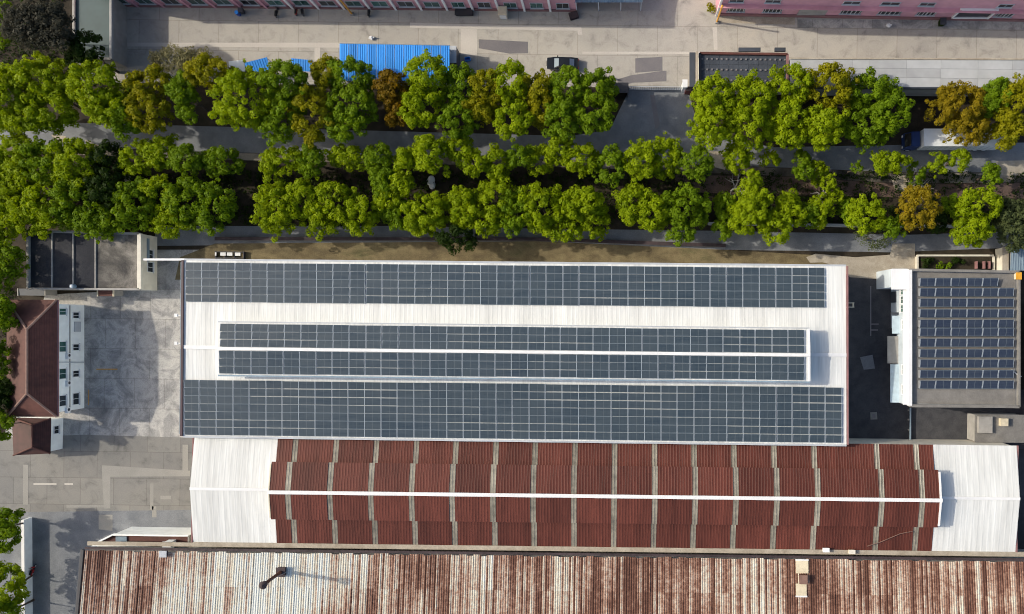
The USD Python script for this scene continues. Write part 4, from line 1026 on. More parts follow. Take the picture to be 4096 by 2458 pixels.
for x in (-1.7, 1.7):
    MB().box((x, 0, 1.12), (.15, 1.4, 2.2)).build('side', M['slate'], t)
MB().box((0, .7, 1.12), (3.2, .1, 2.2)).build('back', M['dark_metal'], t)
lg = thing('long_grey_building', 'long low building with pale grey slab roof behind the upper right trees', 'building', P(3700, 300, 0))
GB = np.array([*P2(3700, 300, 0), 0.]); r_ = rel(GB)
zl = 4.2
c = [P(3160, 238, zl), P(4300, 242, zl), P(4300, 352, zl), P(3160, 346, zl)]
MB().solid([p[:2] - GB[:2] for p in c[::-1]], 0, zl - .2).build('wall', M['wall_grey'], lg)
ps = [0, .22, .28, .41, .53, .66, .78, .9, 1.0]
for i in range(len(ps) - 1):
    for j in range(3):
        q = [bil(c, a_, b_) for a_, b_ in ((ps[i] + .0003, j / 3 + .003), (ps[i + 1] - .0003, j / 3 + .003), (ps[i + 1] - .0003, (j + 1) / 3 - .003), (ps[i] + .0003, (j + 1) / 3 - .003))]
        z_ = -.02 * j + rng.normal(0, .006)
        MB().slab(*[p + [0, 0, z_] for p in r_(*q)], .15).build('roof_slab', M['slab_grey'], lg)
a, b = r_(c[3], c[2])
MB().bar(a - EY * .1 - [0, 0, .3], b - EY * .1 - [0, 0, .3], .2, .5).build('fascia', M['slate'], lg)
a, b = r_(c[0], c[1])
MB().bar(a + EY * .1 + [0, 0, .05], b + EY * .1 + [0, 0, .05], .2, .2).build('parapet', M['sand'], lg)

# ---------------------------------------------------------------- walls
def wall_run(name, label, pts, w, h, mt, cat='wall', cap=None):
    o = np.array([*np.mean([P2(*p) for p in pts], 0), 0.])
    t = thing(name, label, cat, o)
    m, mc = MB(), MB()
    for p, q in zip(pts[:-1], pts[1:]):
        a, b = np.array([*P2(*p), h / 2]) - o, np.array([*P2(*q), h / 2]) - o
        m.bar(a, b, w, h); mc.bar(a + [0, 0, h / 2 + .04], b + [0, 0, h / 2 + .04], w + .1, .08)
    m.build('wall', M[mt], t); mc.build('coping', M[cap or mt], t)
    return t
t = thing('teal_roof_shed', 'low shed with dull teal roof and pale parapet at the upper left yard', 'shed', P(400, 60, 0))
o = np.array([*P2(400, 60, 0), 0.])
c = [P(295, -140, 3.6), P(443, -140, 3.6), P(443, 236, 3.6), P(295, 236, 3.6)]
MB().solid([p[:2] - o[:2] for p in c[::-1]], 0, 3.3).build('wall', M['wall_grey'], t)
MB().slab(*[p - o - [0, 0, .2] for p in c], .08).build('roof', M['teal_roof'], t)
for k in range(4):
    a, b = c[k] - o, c[(k + 1) % 4] - o
    MB().bar(a - [0, 0, .1], b - [0, 0, .1], .34, .4).build('parapet', M['roof_pale' if k == 1 else 'wall_grey'], t)
wall_run('boundary_wall', 'white boundary wall beside the dark lane at the lower left', [(124, 2070), (128, 2600)], .35, 1.5, 'wall_white', cap='white_metal')
wall_run('kerb_wall', 'long low dark retaining wall between the lower tree row and the dirt strip', [(870, 958), (2140, 960), (2900, 985)], .4, .7, 'wall_grey', cap='soot')
wall_run('fence_wall', 'low grey wall behind the right-hand small trees', [(2830, 898), (3380, 906), (4150, 912)], .3, 1.0, 'wall_grey', cap='roof_pale')

# ---------------------------------------------------------------- poles, vehicles, small things
for sx, sy, h, lb in ((1409, 58, 5.5, 'orange-yellow pole before the pink workshop with the grey windows'), (2867, 90, 5.6, 'orange-yellow pole at the left corner of the pink factory block')):
    t = thing('orange_pole', lb, 'pole', P(sx, sy, 0), group='orange poles by the pink buildings')
    MB().tube((0, 0, 0), (0, 0, h), .14, .12, n=10).build('shaft', M['orange_paint'], t, smooth=40)
    MB().box((0, 0, .15), (.5, .5, .3)).build('foot', M['wall_grey'], t)
    MB().tube((0, 0, h), (0, 0, h + .12), .2, .05, n=10).build('cap', M['orange_paint'], t, smooth=40)

def hull(pts):
    return trimesh.convex.convex_hull(np.asarray(pts, float))
def wheel(parent, c, r=.33, w=.22):
    c = np.asarray(c, float)
    a = MB().tube(c - [0, w / 2, 0], c + [0, w / 2, 0], r, n=18).build('wheel', M['rubber'], parent, smooth=40)
    MB().tube(c - [0, w / 2 + .01, 0], c + [0, w / 2 + .01, 0], r * .6, n=12).build('rim', M['grey_metal'], a, smooth=40)

car = thing('black_car', 'black saloon car parked in the upper yard at the trees', 'car', P(2252, 262, .01), -.02)
pts = []
for s in (-1, 1):
    pts += [(-2.4, s * .7, .35), (-2.42, s * .72, .62), (-2.3, s * .82, .78), (-1.2, s * .92, .86), (1.4, s * .92, .9), (2.25, s * .82, .84), (2.4, s * .74, .62), (2.38, s * .7, .32), (-1.5, s * .9, .25), (1.6, s * .9, .25), (-1.5, s * .94, .6), (1.6, s * .94, .6)]
MB().tm(hull(pts)).build('body', M['black_paint'], car, smooth=35)
g_ = []
for s in (-1, 1):
    g_ += [(-1.25, s * .8, .84), (1.75, s * .78, .88), (-.45, s * .62, 1.36), (1.0, s * .6, 1.38)]
MB().tm(hull(g_)).build('cabin_glass', M['glass'], car)
rf = []
for s in (-1, 1):
    for z in (1.37, 1.44):
        rf += [(-.48, s * .6, z - .02), (1.02, s * .58, z - .01), (.2, s * .58, z + .02)]
MB().tm(hull(rf)).build('roof', M['black_paint'], car, smooth=35)
MB().quad((-1.24, -.68, .905), (-1.24, .68, .905), (-.52, .54, 1.375), (-.52, -.54, 1.375)).build('windscreen', M['canopy_blue'], car)
MB().quad((1.72, .62, .93), (1.72, -.62, .93), (1.08, -.5, 1.38), (1.08, .5, 1.38)).build('rear_window', M['canopy_blue'], car)
for x in (-1.5, 1.45):
    for s in (-1, 1):
        wheel(car, (x, s * .82, .33))
for s in (-1, 1):
    MB().box((-2.33, s * .58, .66), (.14, .34, .12)).build('headlight', M['white_metal'], car)
    MB().box((2.34, s * .6, .7), (.12, .32, .12)).build('tail_light', M['red_paint'], car)
    MB().box((-.75, s * 1.0, .95), (.14, .2, .13)).build('wing_mirror', M['black_paint'], car)

tr = thing('box_truck', 'long white box truck with a blue cab parked under the golden tree', 'truck', P(3810, 575, .01), 0)
Lt = 11.6
MB().box((0, 0, 2.3), (Lt, 2.5, 2.5)).build('box_body', M['truck_white'], tr)
MB().box((0, 0, 3.57), (Lt + .04, 2.54, .05)).build('box_top', M['truck_white'], tr)
for x in np.linspace(-Lt / 2 + .3, Lt / 2 - .3, 14):
    for s in (-1, 1):
        MB().box((x, s * 1.27, 2.3), (.06, .05, 2.4)).build('box_rib', M['grey_metal'], tr)
MB().box((-.6, 0, .85), (Lt + 1.2, .9, .3)).build('chassis', M['dark_metal'], tr)
pts = []
for s in (-1, 1):
    pts += [(-Lt / 2 - .25, s * 1.15, .6), (-Lt / 2 - .25, s * 1.1, 2.75), (-Lt / 2 - 1.4, s * 1.05, 2.75), (-Lt / 2 - 2.05, s * 1.12, 1.6), (-Lt / 2 - 2.1, s * 1.12, .55)]
cb = MB().tm(hull(pts)).build('cab', M['truck_blue'], tr)
MB().quad((-Lt / 2 - 2.06, -.98, 1.65), (-Lt / 2 - 2.06, .98, 1.65), (-Lt / 2 - 1.48, .94, 2.62), (-Lt / 2 - 1.48, -.94, 2.62)).build('windscreen', M['glass'], cb)
for x in (-Lt / 2 - 1.2, 1.8, 3.1, 4.4):
    for s in (-1, 1):
        wheel(tr, (x, s * 1.02, .5), .5, .3)
for s in (-1, 1):
    MB().box((-Lt / 2 - 2.1, s * .8, .85), (.1, .35, .2)).build('headlight', M['white_metal'], tr)

def scooter(sx, sy, rz, mt, lb):
    t = thing('scooter', lb, 'scooter', P(sx, sy, .01), rz, group='parked scooters')
    for x in (-.62, .62):
        wheel(t, (x, 0, .24), .24, .11)
    MB().tm(hull([(-.75, s * .14, z) for s in (-1, 1) for z in (.42, .62)] + [(.1, s * .17, z) for s in (-1, 1) for z in (.3, .66)])).build('body', M[mt], t)
    MB().tm(hull([(-.7, s * .12, .7) for s in (-1, 1)] + [(.05, s * .15, .7) for s in (-1, 1)] + [(-.6, s * .1, .8) for s in (-1, 1)] + [(0, s * .12, .8) for s in (-1, 1)])).build('seat', M['rubber'], t)
    MB().box((.3, 0, .32), (.5, .3, .06)).build('footboard', M['dark_metal'], t)
    MB().tube((.62, 0, .3), (.45, 0, 1.05), .05, n=8).tube((.45, -.32, 1.05), (.45, .32, 1.05), .025, n=6).build('handlebar', M['dark_metal'], t)
    MB().tm(hull([(.5, s * .18, z) for s in (-1, 1) for z in (.4, .9)] + [(.6, s * .1, z) for s in (-1, 1) for z in (.4, .85)])).build('front_shield', M[mt], t)
scooter(1112, 52, 1.4, 'black_paint', 'black scooter, left of the two dark scooters before the pink workshop')
scooter(1190, 45, 1.5, 'red_paint', 'red scooter parked before the pink workshop')
scooter(1214, 46, 1.7, 'slate', 'dark grey scooter just right of the red scooter')
scooter(1480, 50, 1.5, 'black_paint', 'black scooter right of the left orange pole')
scooter(140, 2278, 1.2, 'red_paint', 'red scooter leaning at the white wall in the lower left lane')
scooter(2430, 322, .5, 'blue_paint', 'blue scooter at the tree edge left of the entrance gate')
t = thing('blue_barrel', 'blue plastic barrel before the pink workshop at the upper left', 'barrel', P(958, 60, 0))
MB().tube((0, 0, 0), (0, 0, .45), .27, .32, n=16).tube((0, 0, .45), (0, 0, .9), .32, .27, n=16).build('drum', M['blue_paint'], t, smooth=40)
MB().tube((0, 0, .9), (0, 0, .95), .28, n=16).build('lid', M['blue_roof'], t)
t = thing('black_bin', 'black wheeled bin beside the blue barrel', 'bin', P(975, 52, 0))
MB().tm(hull([(sx * w, sy * w * .9, z) for sx in (-1, 1) for sy in (-1, 1) for w, z in ((.25, .05), (.33, 1.0))])).build('body', M['dark_metal'], t)
MB().box((0, 0, 1.04), (.7, .66, .08)).build('lid', M['slate'], t)
t = thing('cream_cabinet', 'cream metal cabinet standing before the right end of the pink workshop', 'cabinet', P(2016, 62, 0), ROT)
MB().box((0, 0, .8), (1.15, 1.2, 1.6)).build('body', M['wall_cream'], t)
MB().box((0, 0, 1.64), (1.3, 1.35, .1)).build('top', M['cream_sheet'], t)
MB().box((0, -.62, .8), (.9, .05, 1.3)).build('door', M['white_metal'], t)
t = thing('metal_rack', 'black metal rack with white bars lying by the top left of the long warehouse', 'rack', P(925, 1022, 0), ROT)
for y in (-.45, .45):
    MB().box((0, y, .5), (4.4, .12, .14)).build('beam', M['dark_metal'], t)
for x in (-2.1, -.7, .7, 2.1):
    MB().box((x, 0, .25), (.12, 1.1, .5)).build('trestle', M['dark_metal'], t)
for x in (-2.0, -.9, .1, 1.3):
    MB().box((x, .1, .62), (.2 if x < -1.5 else .8, .5, .1)).build('white_bar', M['white_metal'], t)

# ---------------------------------------------------------------- trees
def leaf_cloud(clumps, size, per, seed, droop=.25):
    """Leaf quads over the skins of many small clumps; clumps: (x, y, z, r)."""
    R = np.random.default_rng(seed)
    C = np.asarray(clumps)
    k = np.repeat(np.arange(len(C)), np.maximum(12, (per * (C[:, 3] / .7) ** 2).astype(int)))
    n = len(k)
    d = R.normal(size=(n, 3)); d[:, 2] += .35
    d /= np.linalg.norm(d, axis=1, keepdims=True)
    rad = C[k, 3:4] * (R.uniform(.72, 1.0, (n, 1))) * (1 + R.normal(0, .05, (n, 1)))
    pos = C[k, :3] + d * rad * [1, 1, .8]
    nn = d + R.normal(0, .26, (n, 3)); nn[:, 2] += .1
    nn /= np.linalg.norm(nn, axis=1, keepdims=True)
    a = np.cross(nn, R.normal(size=(n, 3))); a /= np.linalg.norm(a, axis=1, keepdims=True)
    b = np.cross(nn, a)
    s = size * R.uniform(.65, 1.35, (n, 1))
    v = np.stack([pos - a * s, pos - b * s * .55 - nn * s * .1, pos + a * s - nn * s * droop, pos + b * s * .55 - nn * s * .1], 1).reshape(-1, 3)
    f = np.arange(n * 4).reshape(-1, 4)
    return v, f

def tree(name, label, cat, leaf, lobes, zc, seed, group=None, dens=1.0, size=.18, per=92, bark='bark', flat=.85, rc=(.3, .82), sc=1.2):
    """lobes: (photo x, y, rx, ry) of the crown's bulges as seen from above; zc their middle height."""
    R = np.random.default_rng(seed)
    L = []
    for (x, y, rx, ry) in lobes:
        rx, ry = rx * sc, ry * (1 + (sc - 1) * .55)
        z = zc + R.normal(0, .35)
        p = P(x, y, z); k = KX * (H - z)
        ax, ay = rx * k, ry * k
        if ay > 1.35 * ax:
            nseg = int(np.ceil(ay / ax))
            for q in range(nseg):
                o = (q + .5) / nseg * 2 - 1
                L.append((p + [R.normal(0, .15) * ax, o * (ay - ax * .8), R.normal(0, .35) - .25 * abs(o)], ax * R.uniform(.92, 1.08), min(ax, ay / nseg * 1.35)))
        else:
            L.append((p, ax, ay))
    base = np.mean([l[0] for l in L], 0); base[2] = 0
    clumps = []
    for p, ax, ay in L:
        hz = flat * min(ax, ay) + .35
        n = int(dens * (2.9 * ax * ay * 3.14 / 1.2) + 8)
        d = R.normal(size=(n, 3)); d[:, 2] = np.abs(d[:, 2]) * 1.0 - .18
        d /= np.linalg.norm(d, axis=1, keepdims=True)
        rr = R.uniform(.3, 1.0, (n, 1)) ** .45 * (1 + .22 * (R.random((n, 1)) < .18))
        r = R.uniform(*rc, n) * min(1.0, max(.45, min(ax, ay) / 2.0))
        pos = p + d * rr * (np.array([ax, ay, hz]) - r[:, None] * .6)
        clumps += [(*q, w) for q, w in zip(pos - base, r)]
    v, f = leaf_cloud(clumps, size, per, seed + 1)
    t = thing(name, label, cat, base, group=group)
    top = zc - .3
    tm = MB()
    sway = R.normal(0, .25, 2)
    hfork = top * .45
    r0 = .11 + .03 * len(L) ** .5
    fork = np.array([sway[0], sway[1], hfork])
    tm.tube((0, 0, -.1), fork * [.4, .4, .5], r0 * 1.35, r0, n=8).tube(fork * [.4, .4, .5], fork, r0, r0 * .85, n=8)
    for p, ax, ay in L:
        e = p - base
        mid = lerp(fork, e, .5) + [*R.normal(0, .2, 2), .25]
        tm.tube(fork, mid, r0 * .6, r0 * .4, n=6).tube(mid, e, r0 * .4, r0 * .15, n=6)
        for q in range(3):
            an = R.uniform(0, 6.28)
            tm.tube(lerp(mid, e, R.uniform(.1, .8)), e + [ax * .7 * math.cos(an), ay * .7 * math.sin(an), R.uniform(-.3, .5)], r0 * .22, .02, n=5)
    tm.build('trunk', M[bark], t, smooth=50)
    MB().add(v, f).build('crown', M[leaf], t)
    return t

CN = {'leaf_bright': 'bright yellow-green', 'leaf_green': 'mid-green', 'leaf_olive': 'olive-brown', 'leaf_rust': 'rust-brown', 'leaf_gold': 'golden', 'leaf_dark': 'dark green', 'leaf_pale': 'pale grey-green', 'leaf_grey': 'dull grey-brown', 'leaf_hazy': 'pale beige'}
ORD = ['first', 'second', 'third', 'fourth', 'fifth', 'sixth', 'seventh', 'eighth', 'ninth', 'tenth', 'eleventh', 'twelfth', 'thirteenth', 'fourteenth', 'fifteenth', 'sixteenth', 'seventeenth', 'eighteenth', 'nineteenth', 'twentieth',
       'twenty-first', 'twenty-second', 'twenty-third', 'twenty-fourth', 'twenty-fifth', 'twenty-sixth', 'twenty-seventh', 'twenty-eighth', 'twenty-ninth', 'thirtieth', 'thirty-first', 'thirty-second', 'thirty-third', 'thirty-fourth', 'thirty-fifth', 'thirty-sixth', 'thirty-seventh', 'thirty-eighth', 'thirty-ninth', 'fortieth', 'forty-first', 'forty-second']
B_, G_, O_, R_, Y_, D_, A_ = 'leaf_bright', 'leaf_green', 'leaf_olive', 'leaf_rust', 'leaf_gold', 'leaf_dark', 'leaf_pale'
upper = [
    (B_, [(40, 400, 95, 130), (110, 480, 90, 60)]), (B_, [(190, 330, 115, 95), (215, 440, 90, 90)]), (B_, [(400, 345, 105, 100), (440, 440, 80, 70)]), (G_, [(500, 470, 55, 75)]),
    (O_, [(605, 350, 85, 70), (600, 450, 80, 80)]), (G_, [(735, 370, 45, 70), (755, 460, 40, 50)]), (O_, [(845, 295, 85, 65)]),
    (B_, [(985, 400, 110, 130)]), (G_, [(1140, 330, 85, 85), (1130, 470, 80, 100)]), (O_, [(1250, 460, 75, 105)]), (O_, [(1310, 300, 55, 70)]),
    (G_, [(1400, 310, 90, 75), (1410, 430, 100, 80), (1390, 510, 70, 60)]), (R_, [(1585, 400, 62, 125)]), (B_, [(1710, 300, 78, 80), (1690, 430, 80, 85)]),
    (G_, [(1845, 350, 62, 80), (1830, 480, 70, 80)]), (O_, [(1940, 390, 62, 130)]), (B_, [(2045, 340, 72, 85), (2050, 470, 65, 90)]), (O_, [(2155, 400, 65, 130)]), (G_, [(2275, 360, 75, 85), (2260, 480, 75, 80)]), (G_, [(2390, 360, 70, 75), (2380, 460, 75, 75)]),
    (B_, [(2850, 400, 85, 85), (2845, 510, 72, 85)]), (B_, [(3000, 395, 88, 85), (2990, 510, 85, 90)]), (B_, [(3160, 350, 78, 85), (3150, 500, 78, 100)]), (O_, [(3310, 360, 90, 95)]), (B_, [(3290, 520, 85, 90)]), (G_, [(3480, 380, 90, 80), (3470, 510, 90, 85)]), (G_, [(3560, 450, 70, 90)]),
    (Y_, [(3830, 430, 95, 95), (3870, 520, 85, 60)]), (G_, [(3980, 400, 60, 90)]), (O_, [(4060, 440, 85, 110), (4010, 540, 50, 60)])]
for i, (lf, lobes) in enumerate(upper):
    tree('street_tree', f'{CN[lf]} leafy tree, {ORD[i]} from the left in the upper tree row', 'tree', lf, lobes, 6.3, 100 + i, 'trees of the upper row')
mid = [
    (B_, [(80, 620, 80, 75), (75, 720, 72, 60)]), (G_, [(190, 655, 70, 85)]), (B_, [(320, 660, 80, 95)]), (D_, [(440, 640, 60, 60), (430, 760, 75, 80)]), (B_, [(560, 640, 65, 65), (650, 615, 62, 65)]), (G_, [(750, 640, 60, 55)]), (G_, [(890, 650, 72, 55)]),
    (B_, [(1140, 640, 80, 55), (1085, 690, 26, 44)]), (G_, [(1245, 640, 48, 58)]), (B_, [(1400, 632, 80, 52)]), (G_, [(1515, 640, 45, 65), (1530, 740, 45, 85)]), (B_, [(1625, 655, 45, 60), (1610, 740, 42, 50)]), (B_, [(1730, 625, 68, 80)]), (B_, [(1842, 595, 48, 58), (1900, 655, 38, 52)]), (B_, [(1990, 655, 50, 62)]),
    (G_, [(2080, 625, 48, 45)]), (B_, [(2160, 645, 58, 56), (2235, 605, 42, 58)]), (B_, [(2325, 640, 60, 62)]), (G_, [(2440, 665, 55, 68)]), (B_, [(2565, 645, 65, 70), (2660, 635, 58, 75)]), (G_, [(2780, 650, 62, 62)]), (B_, [(2945, 635, 48, 60), (3005, 725, 38, 55)]), (B_, [(3080, 640, 36, 36)]), (G_, [(3200, 665, 34, 75)]), (B_, [(3265, 690, 38, 52), (3305, 735, 26, 40)]),
    (B_, [(3555, 650, 66, 46)]), (G_, [(3423, 673, 22, 24)]), (G_, [(3665, 695, 30, 45)]), (B_, [(3745, 650, 34, 48)]), (B_, [(3830, 640, 40, 44)]), (G_, [(3955, 700, 32, 50)])]
for i, (lf, lobes) in enumerate(mid):
    tree('belt_tree', f'{CN[lf]} leafy tree, {ORD[i]} from the left along the lower side of the road', 'tree', lf, lobes, 5.0 if lobes[0][2] > 40 else 3.4, 300 + i, 'trees along the lower side of the road', size=.175, sc=1.3)
low = [
    (B_, [(25, 690, 55, 90), (30, 880, 60, 90)]), (B_, [(85, 780, 75, 60), (120, 860, 75, 75)]), (B_, [(195, 830, 80, 95)]), (G_, [(310, 810, 78, 95)]), (G_, [(400, 880, 75, 68)]), (G_, [(545, 825, 65, 90)]), (B_, [(640, 785, 58, 70), (690, 885, 62, 60)]), (G_, [(760, 810, 70, 95)]), (G_, [(862, 835, 68, 92)]),
    (B_, [(1118, 835, 72, 98)]), (B_, [(1205, 800, 60, 75)]), (B_, [(1330, 820, 82, 85), (1295, 900, 52, 46)]), (B_, [(1455, 850, 58, 72)]), (B_, [(1560, 810, 58, 46)]), (G_, [(1600, 865, 60, 50)]), (B_, [(1705, 855, 80, 82)]), (B_, [(1855, 830, 50, 90)]), (D_, [(1830, 945, 68, 55)]), (B_, [(1985, 805, 68, 85), (1945, 900, 52, 45)]),
    (G_, [(2060, 860, 55, 80)]), (B_, [(2170, 835, 72, 90)]), (B_, [(2290, 830, 60, 62), (2265, 925, 48, 44)]), (B_, [(2385, 850, 56, 105)]), (B_, [(2530, 820, 54, 78)]), (B_, [(2610, 850, 54, 76)]), (G_, [(2735, 840, 88, 82), (2720, 935, 48, 42)]), (G_, [(2910, 830, 40, 65), (2885, 925, 34, 40)]), (B_, [(3005, 850, 62, 98)]),
    (B_, [(3165, 840, 48, 75), (3105, 915, 48, 60)]), (G_, [(3225, 870, 32, 56)]), (B_, [(3285, 840, 40, 60), (3340, 785, 28, 32)]), (G_, [(3390, 850, 34, 58)]), (B_, [(3460, 865, 64, 66)]), (G_, [(3565, 910, 44, 40)]), (Y_, [(3665, 835, 68, 78)]), (D_, [(3745, 890, 40, 46)]), (G_, [(3800, 840, 36, 50)]), (B_, [(3915, 825, 72, 62), (3880, 930, 66, 58)]), (A_, [(4045, 890, 62, 100)])]
for i, (lf, lobes) in enumerate(low):
    tree('belt_tree', f'{CN[lf]} leafy tree, {ORD[i]} from the left in the row nearest the long warehouse', 'tree', lf, lobes, 4.6 if lobes[0][2] > 40 else 3.2, 500 + i, 'trees in the row nearest the long warehouse', size=.175, sc=1.34)

tree('bare_tree', 'dull grey-brown nearly leafless tree in the top left corner', 'tree', 'leaf_grey', [(120, 110, 95, 85), (215, 130, 80, 80), (180, 60, 90, 60)], 9.5, 700, size=.17, per=44, rc=(.5, .9), dens=1.3, sc=1.1)
tree('corner_tree', 'dark green leafy tree beside the teal-roofed shed at upper left', 'tree', D_, [(360, 195, 70, 62), (320, 250, 45, 40)], 7.0, 701)
tree('edge_tree', 'yellow-green tree cut by the left edge in the top corner', 'tree', G_, [(15, 60, 32, 60), (5, 150, 35, 50)], 4.5, 702)
tree('hazy_tree', 'pale beige feathery tree above the upper row beside the concrete yard', 'tree', 'leaf_hazy', [(700, 245, 90, 55), (790, 245, 70, 50)], 4.0, 703, size=.13, per=60, dens=1.5, flat=.5)
tree('pale_tree', 'pale grey-green feathery tree over the lane left of the planting bed', 'tree', A_, [(3490, 950, 66, 52)], 3.0, 704, size=.13, per=30)
for i, (x, y, rx, ry, lf, lb) in enumerate([(20, 1075, 70, 110, G_, 'green tree at the left edge beside the flat-roofed shed'), (6, 1250, 50, 80, G_, 'green tree at the left edge above the hip roof'),
                                        (0, 1420, 38, 95, G_, 'green tree at the left edge behind the middle of the hip roof'), (0, 1590, 46, 85, D_, 'dark tree at the left edge behind the lower hip roof'),
                                        (8, 1700, 52, 60, G_, 'green tree at the left edge beside the dark red annex roof'),
                                        (20, 2120, 58, 100, G_, 'mid-green tree behind the white wall at the lower left'), (28, 2345, 72, 105, B_, 'bright green tree at the lower left corner inside the white wall'), (10, 2460, 70, 70, G_, 'mid-green tree cut by the bottom edge in the lower left corner')]):
    tree('edge_tree', lb, 'tree', lf, [(x, y, rx, ry)], 6.8 if i < 5 else 5.0, 720 + i)
def shrub(sx, sy, rx, ry, lf, lb, i, z=.9):
    R = np.random.default_rng(800 + i)
    o = P(sx, sy, 0); k = KX * H
    n = 14
    cl = [(R.uniform(-1, 1) * rx * k * .8, R.uniform(-1, 1) * ry * k * .8, z + R.uniform(-.3, .4), R.uniform(.3, .5)) for _ in range(n)]
    t = thing('shrub', lb, 'shrub', o)
    v, f = leaf_cloud(cl, .15, 60, 900 + i)
    MB().add(v, f).build('foliage', M[lf], t)
    MB().tube((0, 0, 0), (0, 0, z), .06, .03, n=6).build('stem', M['bark'], t)
shrub(3700, 1058, 24, 20, D_, 'dark shrub at the left end of the planting bed', 0)
shrub(3765, 1064, 34, 16, G_, 'bright green shrub in the middle of the planting bed', 1)
shrub(3820, 1046, 26, 14, D_, 'dark shrub right of the bright shrub in the planting bed', 2)
shrub(2842, 42, 14, 16, 'leaf_olive', 'small olive bush at the left corner of the pink factory block', 3, .7)

def bare_branches(sx, sy, lb, i, h=3.6):
    R = np.random.default_rng(950 + i)
    t = thing('dead_tree', lb, 'tree', P(sx, sy, 0))
    tm = MB().tube((0, 0, 0), (.2, .1, h * .5), .16, .11, n=8)
    MB_l = MB()
    for q in range(9):
        an = R.uniform(0, 6.28); l = R.uniform(.9, 2.0)
        a = np.array([.2, .1, h * .5]); m_ = a + [l * .5 * math.cos(an), l * .5 * math.sin(an), .8]
        e = a + [l * math.cos(an + .3), l * math.sin(an + .3), R.uniform(1.2, 2.0)]
        MB_l.tube(a, m_, .09, .06, n=6).tube(m_, e, .06, .02, n=5)
        for w in range(2):
            MB_l.tube(lerp(m_, e, .4), e + R.normal(0, .5, 3), .035, .012, n=4)
    tm.build('trunk', M['pale_bark'], t, smooth=50); MB_l.build('branches', M['pale_bark'], t)
bare_branches(2925, 765, 'dead tree with whitish bare branches right of the drive opening', 0)
bare_branches(3640, 785, 'dead tree with whitish bare branches above the golden small tree', 1)
bare_branches(3265, 800, 'thin leafless grey tree between small green trees at right', 2, 3.0)
bare_branches(530, 725, 'thin grey leafless tree in the dark gap at left of the lower rows', 3, 3.0)
t = thing('white_sack', 'white sack heap on the ground in a gap of the lower trees', 'sack', P(1728, 730, 0))
for i, (x, y, z, s) in enumerate(((0, .25, .35, .55), (.1, -.5, .3, .5), (-.35, 0, .28, .4))):
    m = trimesh.creation.icosphere(2, 1.0); m.vertices = m.vertices * [s, s * 1.25, .55 * s + .1] + [x, y, z]
    m.vertices += rng.normal(0, .015, m.vertices.shape)
    MB().tm(m).build('sack', M['white_metal'], t, smooth=60)

# low undergrowth below the two belts of trees
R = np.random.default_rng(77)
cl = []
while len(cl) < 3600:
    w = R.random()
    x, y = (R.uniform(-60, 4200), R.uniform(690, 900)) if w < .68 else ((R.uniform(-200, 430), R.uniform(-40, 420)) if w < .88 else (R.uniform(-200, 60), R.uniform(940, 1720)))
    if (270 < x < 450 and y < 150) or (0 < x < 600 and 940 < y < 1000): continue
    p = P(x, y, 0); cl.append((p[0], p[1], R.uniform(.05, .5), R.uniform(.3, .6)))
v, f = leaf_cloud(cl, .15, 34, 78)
MB().add(v, f).build('undergrowth', M['leaf_dark'], kind='stuff')

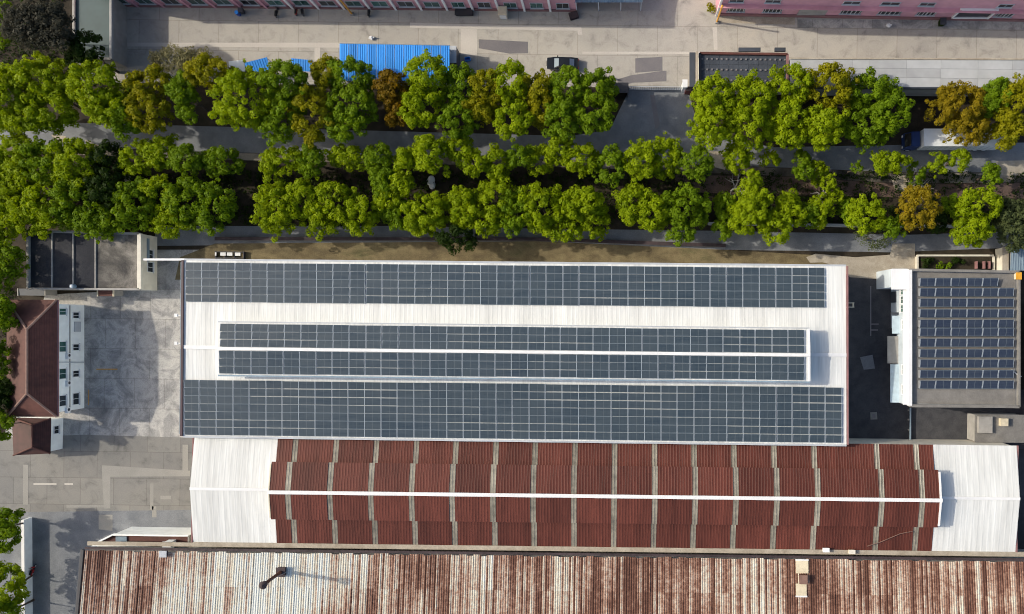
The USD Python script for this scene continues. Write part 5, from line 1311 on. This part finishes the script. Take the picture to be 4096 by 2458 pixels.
# small things standing about the upper yard
def block_stack(name, lb, cat, sx, sy, w, d, n, h, mt, z=0.0, rz=0.0):
    t = thing(name, lb, cat, P(sx, sy, z), rz)
    R = np.random.default_rng(int(sx * 7 + sy))
    for k in range(n):
        m = MB().box((R.normal(0, .04), R.normal(0, .04), h * (k + .5)), (w, d, h * .55))
        for y in (-.42, 0, .42):
            m.box((0, y * d, h * k + h * .12), (w * .96, d * .12, h * .22))
        m.build('pallet', M[mt], t)
block_stack('pallet_stack', 'dark stack of pallets before the middle of the pink workshop', 'pallets', 1858, 52, 2.6, 1.0, 4, .16, 'dark_metal')
block_stack('pallet_stack', 'dark pallet stack by the right end of the pink workshop', 'pallets', 2296, 66, 1.3, 1.0, 3, .16, 'soot', rz=.3)
t = thing('green_bin', 'dark green bin standing before the barred windows of the pink factory', 'bin', P(3760, 98, 0))
MB().tm(hull([(sx * w, sy * w * 1.2, z) for sx in (-1, 1) for sy in (-1, 1) for w, z in ((.3, .05), (.4, 1.1))])).build('body', M['leaf_dark'], t)
MB().box((0, 0, 1.15), (.9, 1.05, .09)).build('lid', M['slate'], t)
def sack(sx, sy, mt, lb):
    t = thing('sack', lb, 'sack', P(sx, sy, 0))
    m = trimesh.creation.icosphere(2, 1.0)
    m.vertices = m.vertices * [.38, .3, .22] + [0, 0, .2]
    m.vertices += .05 * np.sin(m.vertices[:, [1, 2, 0]] * 19)
    MB().tm(m).build('bag', M[mt], t, smooth=60)
    MB().tube((.3, 0, .28), (.48, .02, .34), .07, .1, n=8).build('neck', M[mt], t, smooth=50)
sack(1487, 154, 'white_metal', 'white bag lying in the open concrete yard above the blue shed')
sack(3552, 104, 'white_metal', 'white bag lying before the pink factory')
t = thing('blue_crate', 'small blue crate right of the dark tank', 'crate', P(1872, 240, 0), .2)
MB().box((0, 0, .04), (.8, .55, .08)).build('base', M['blue_paint'], t)
for x, y, w, d in ((0, .26, .8, .04), (0, -.26, .8, .04), (.39, 0, .04, .48), (-.39, 0, .04, .48)):
    MB().box((x, y, .25), (w, d, .36)).build('side', M['blue_roof'], t)
t = thing('yellow_box', 'yellow box at the top right corner of the flat panel roof', 'box', P(4066, 1106, zb - .55))
MB().box((0, 0, .3), (.7, .9, .6)).build('body', M['cream_sheet'], t)
MB().box((0, 0, .63), (.8, 1.0, .07)).build('lid', M['orange_paint'], t)
t = thing('roof_conduit', 'white conduit running from the racks to the right edge of the flat roof', 'pipe', P(4050, 1484, zb - .5))
MB().tube((0, 0, .1), (.45, -.4, .1), .07, n=8).tube((.45, -.4, .1), (1.1, -.8, .25), .07, n=8).build('pipe', M['white_metal'], t, smooth=40)
MB().box((0, 0, .08), (.3, .3, .25)).build('junction_box', M['grey_metal'], t)
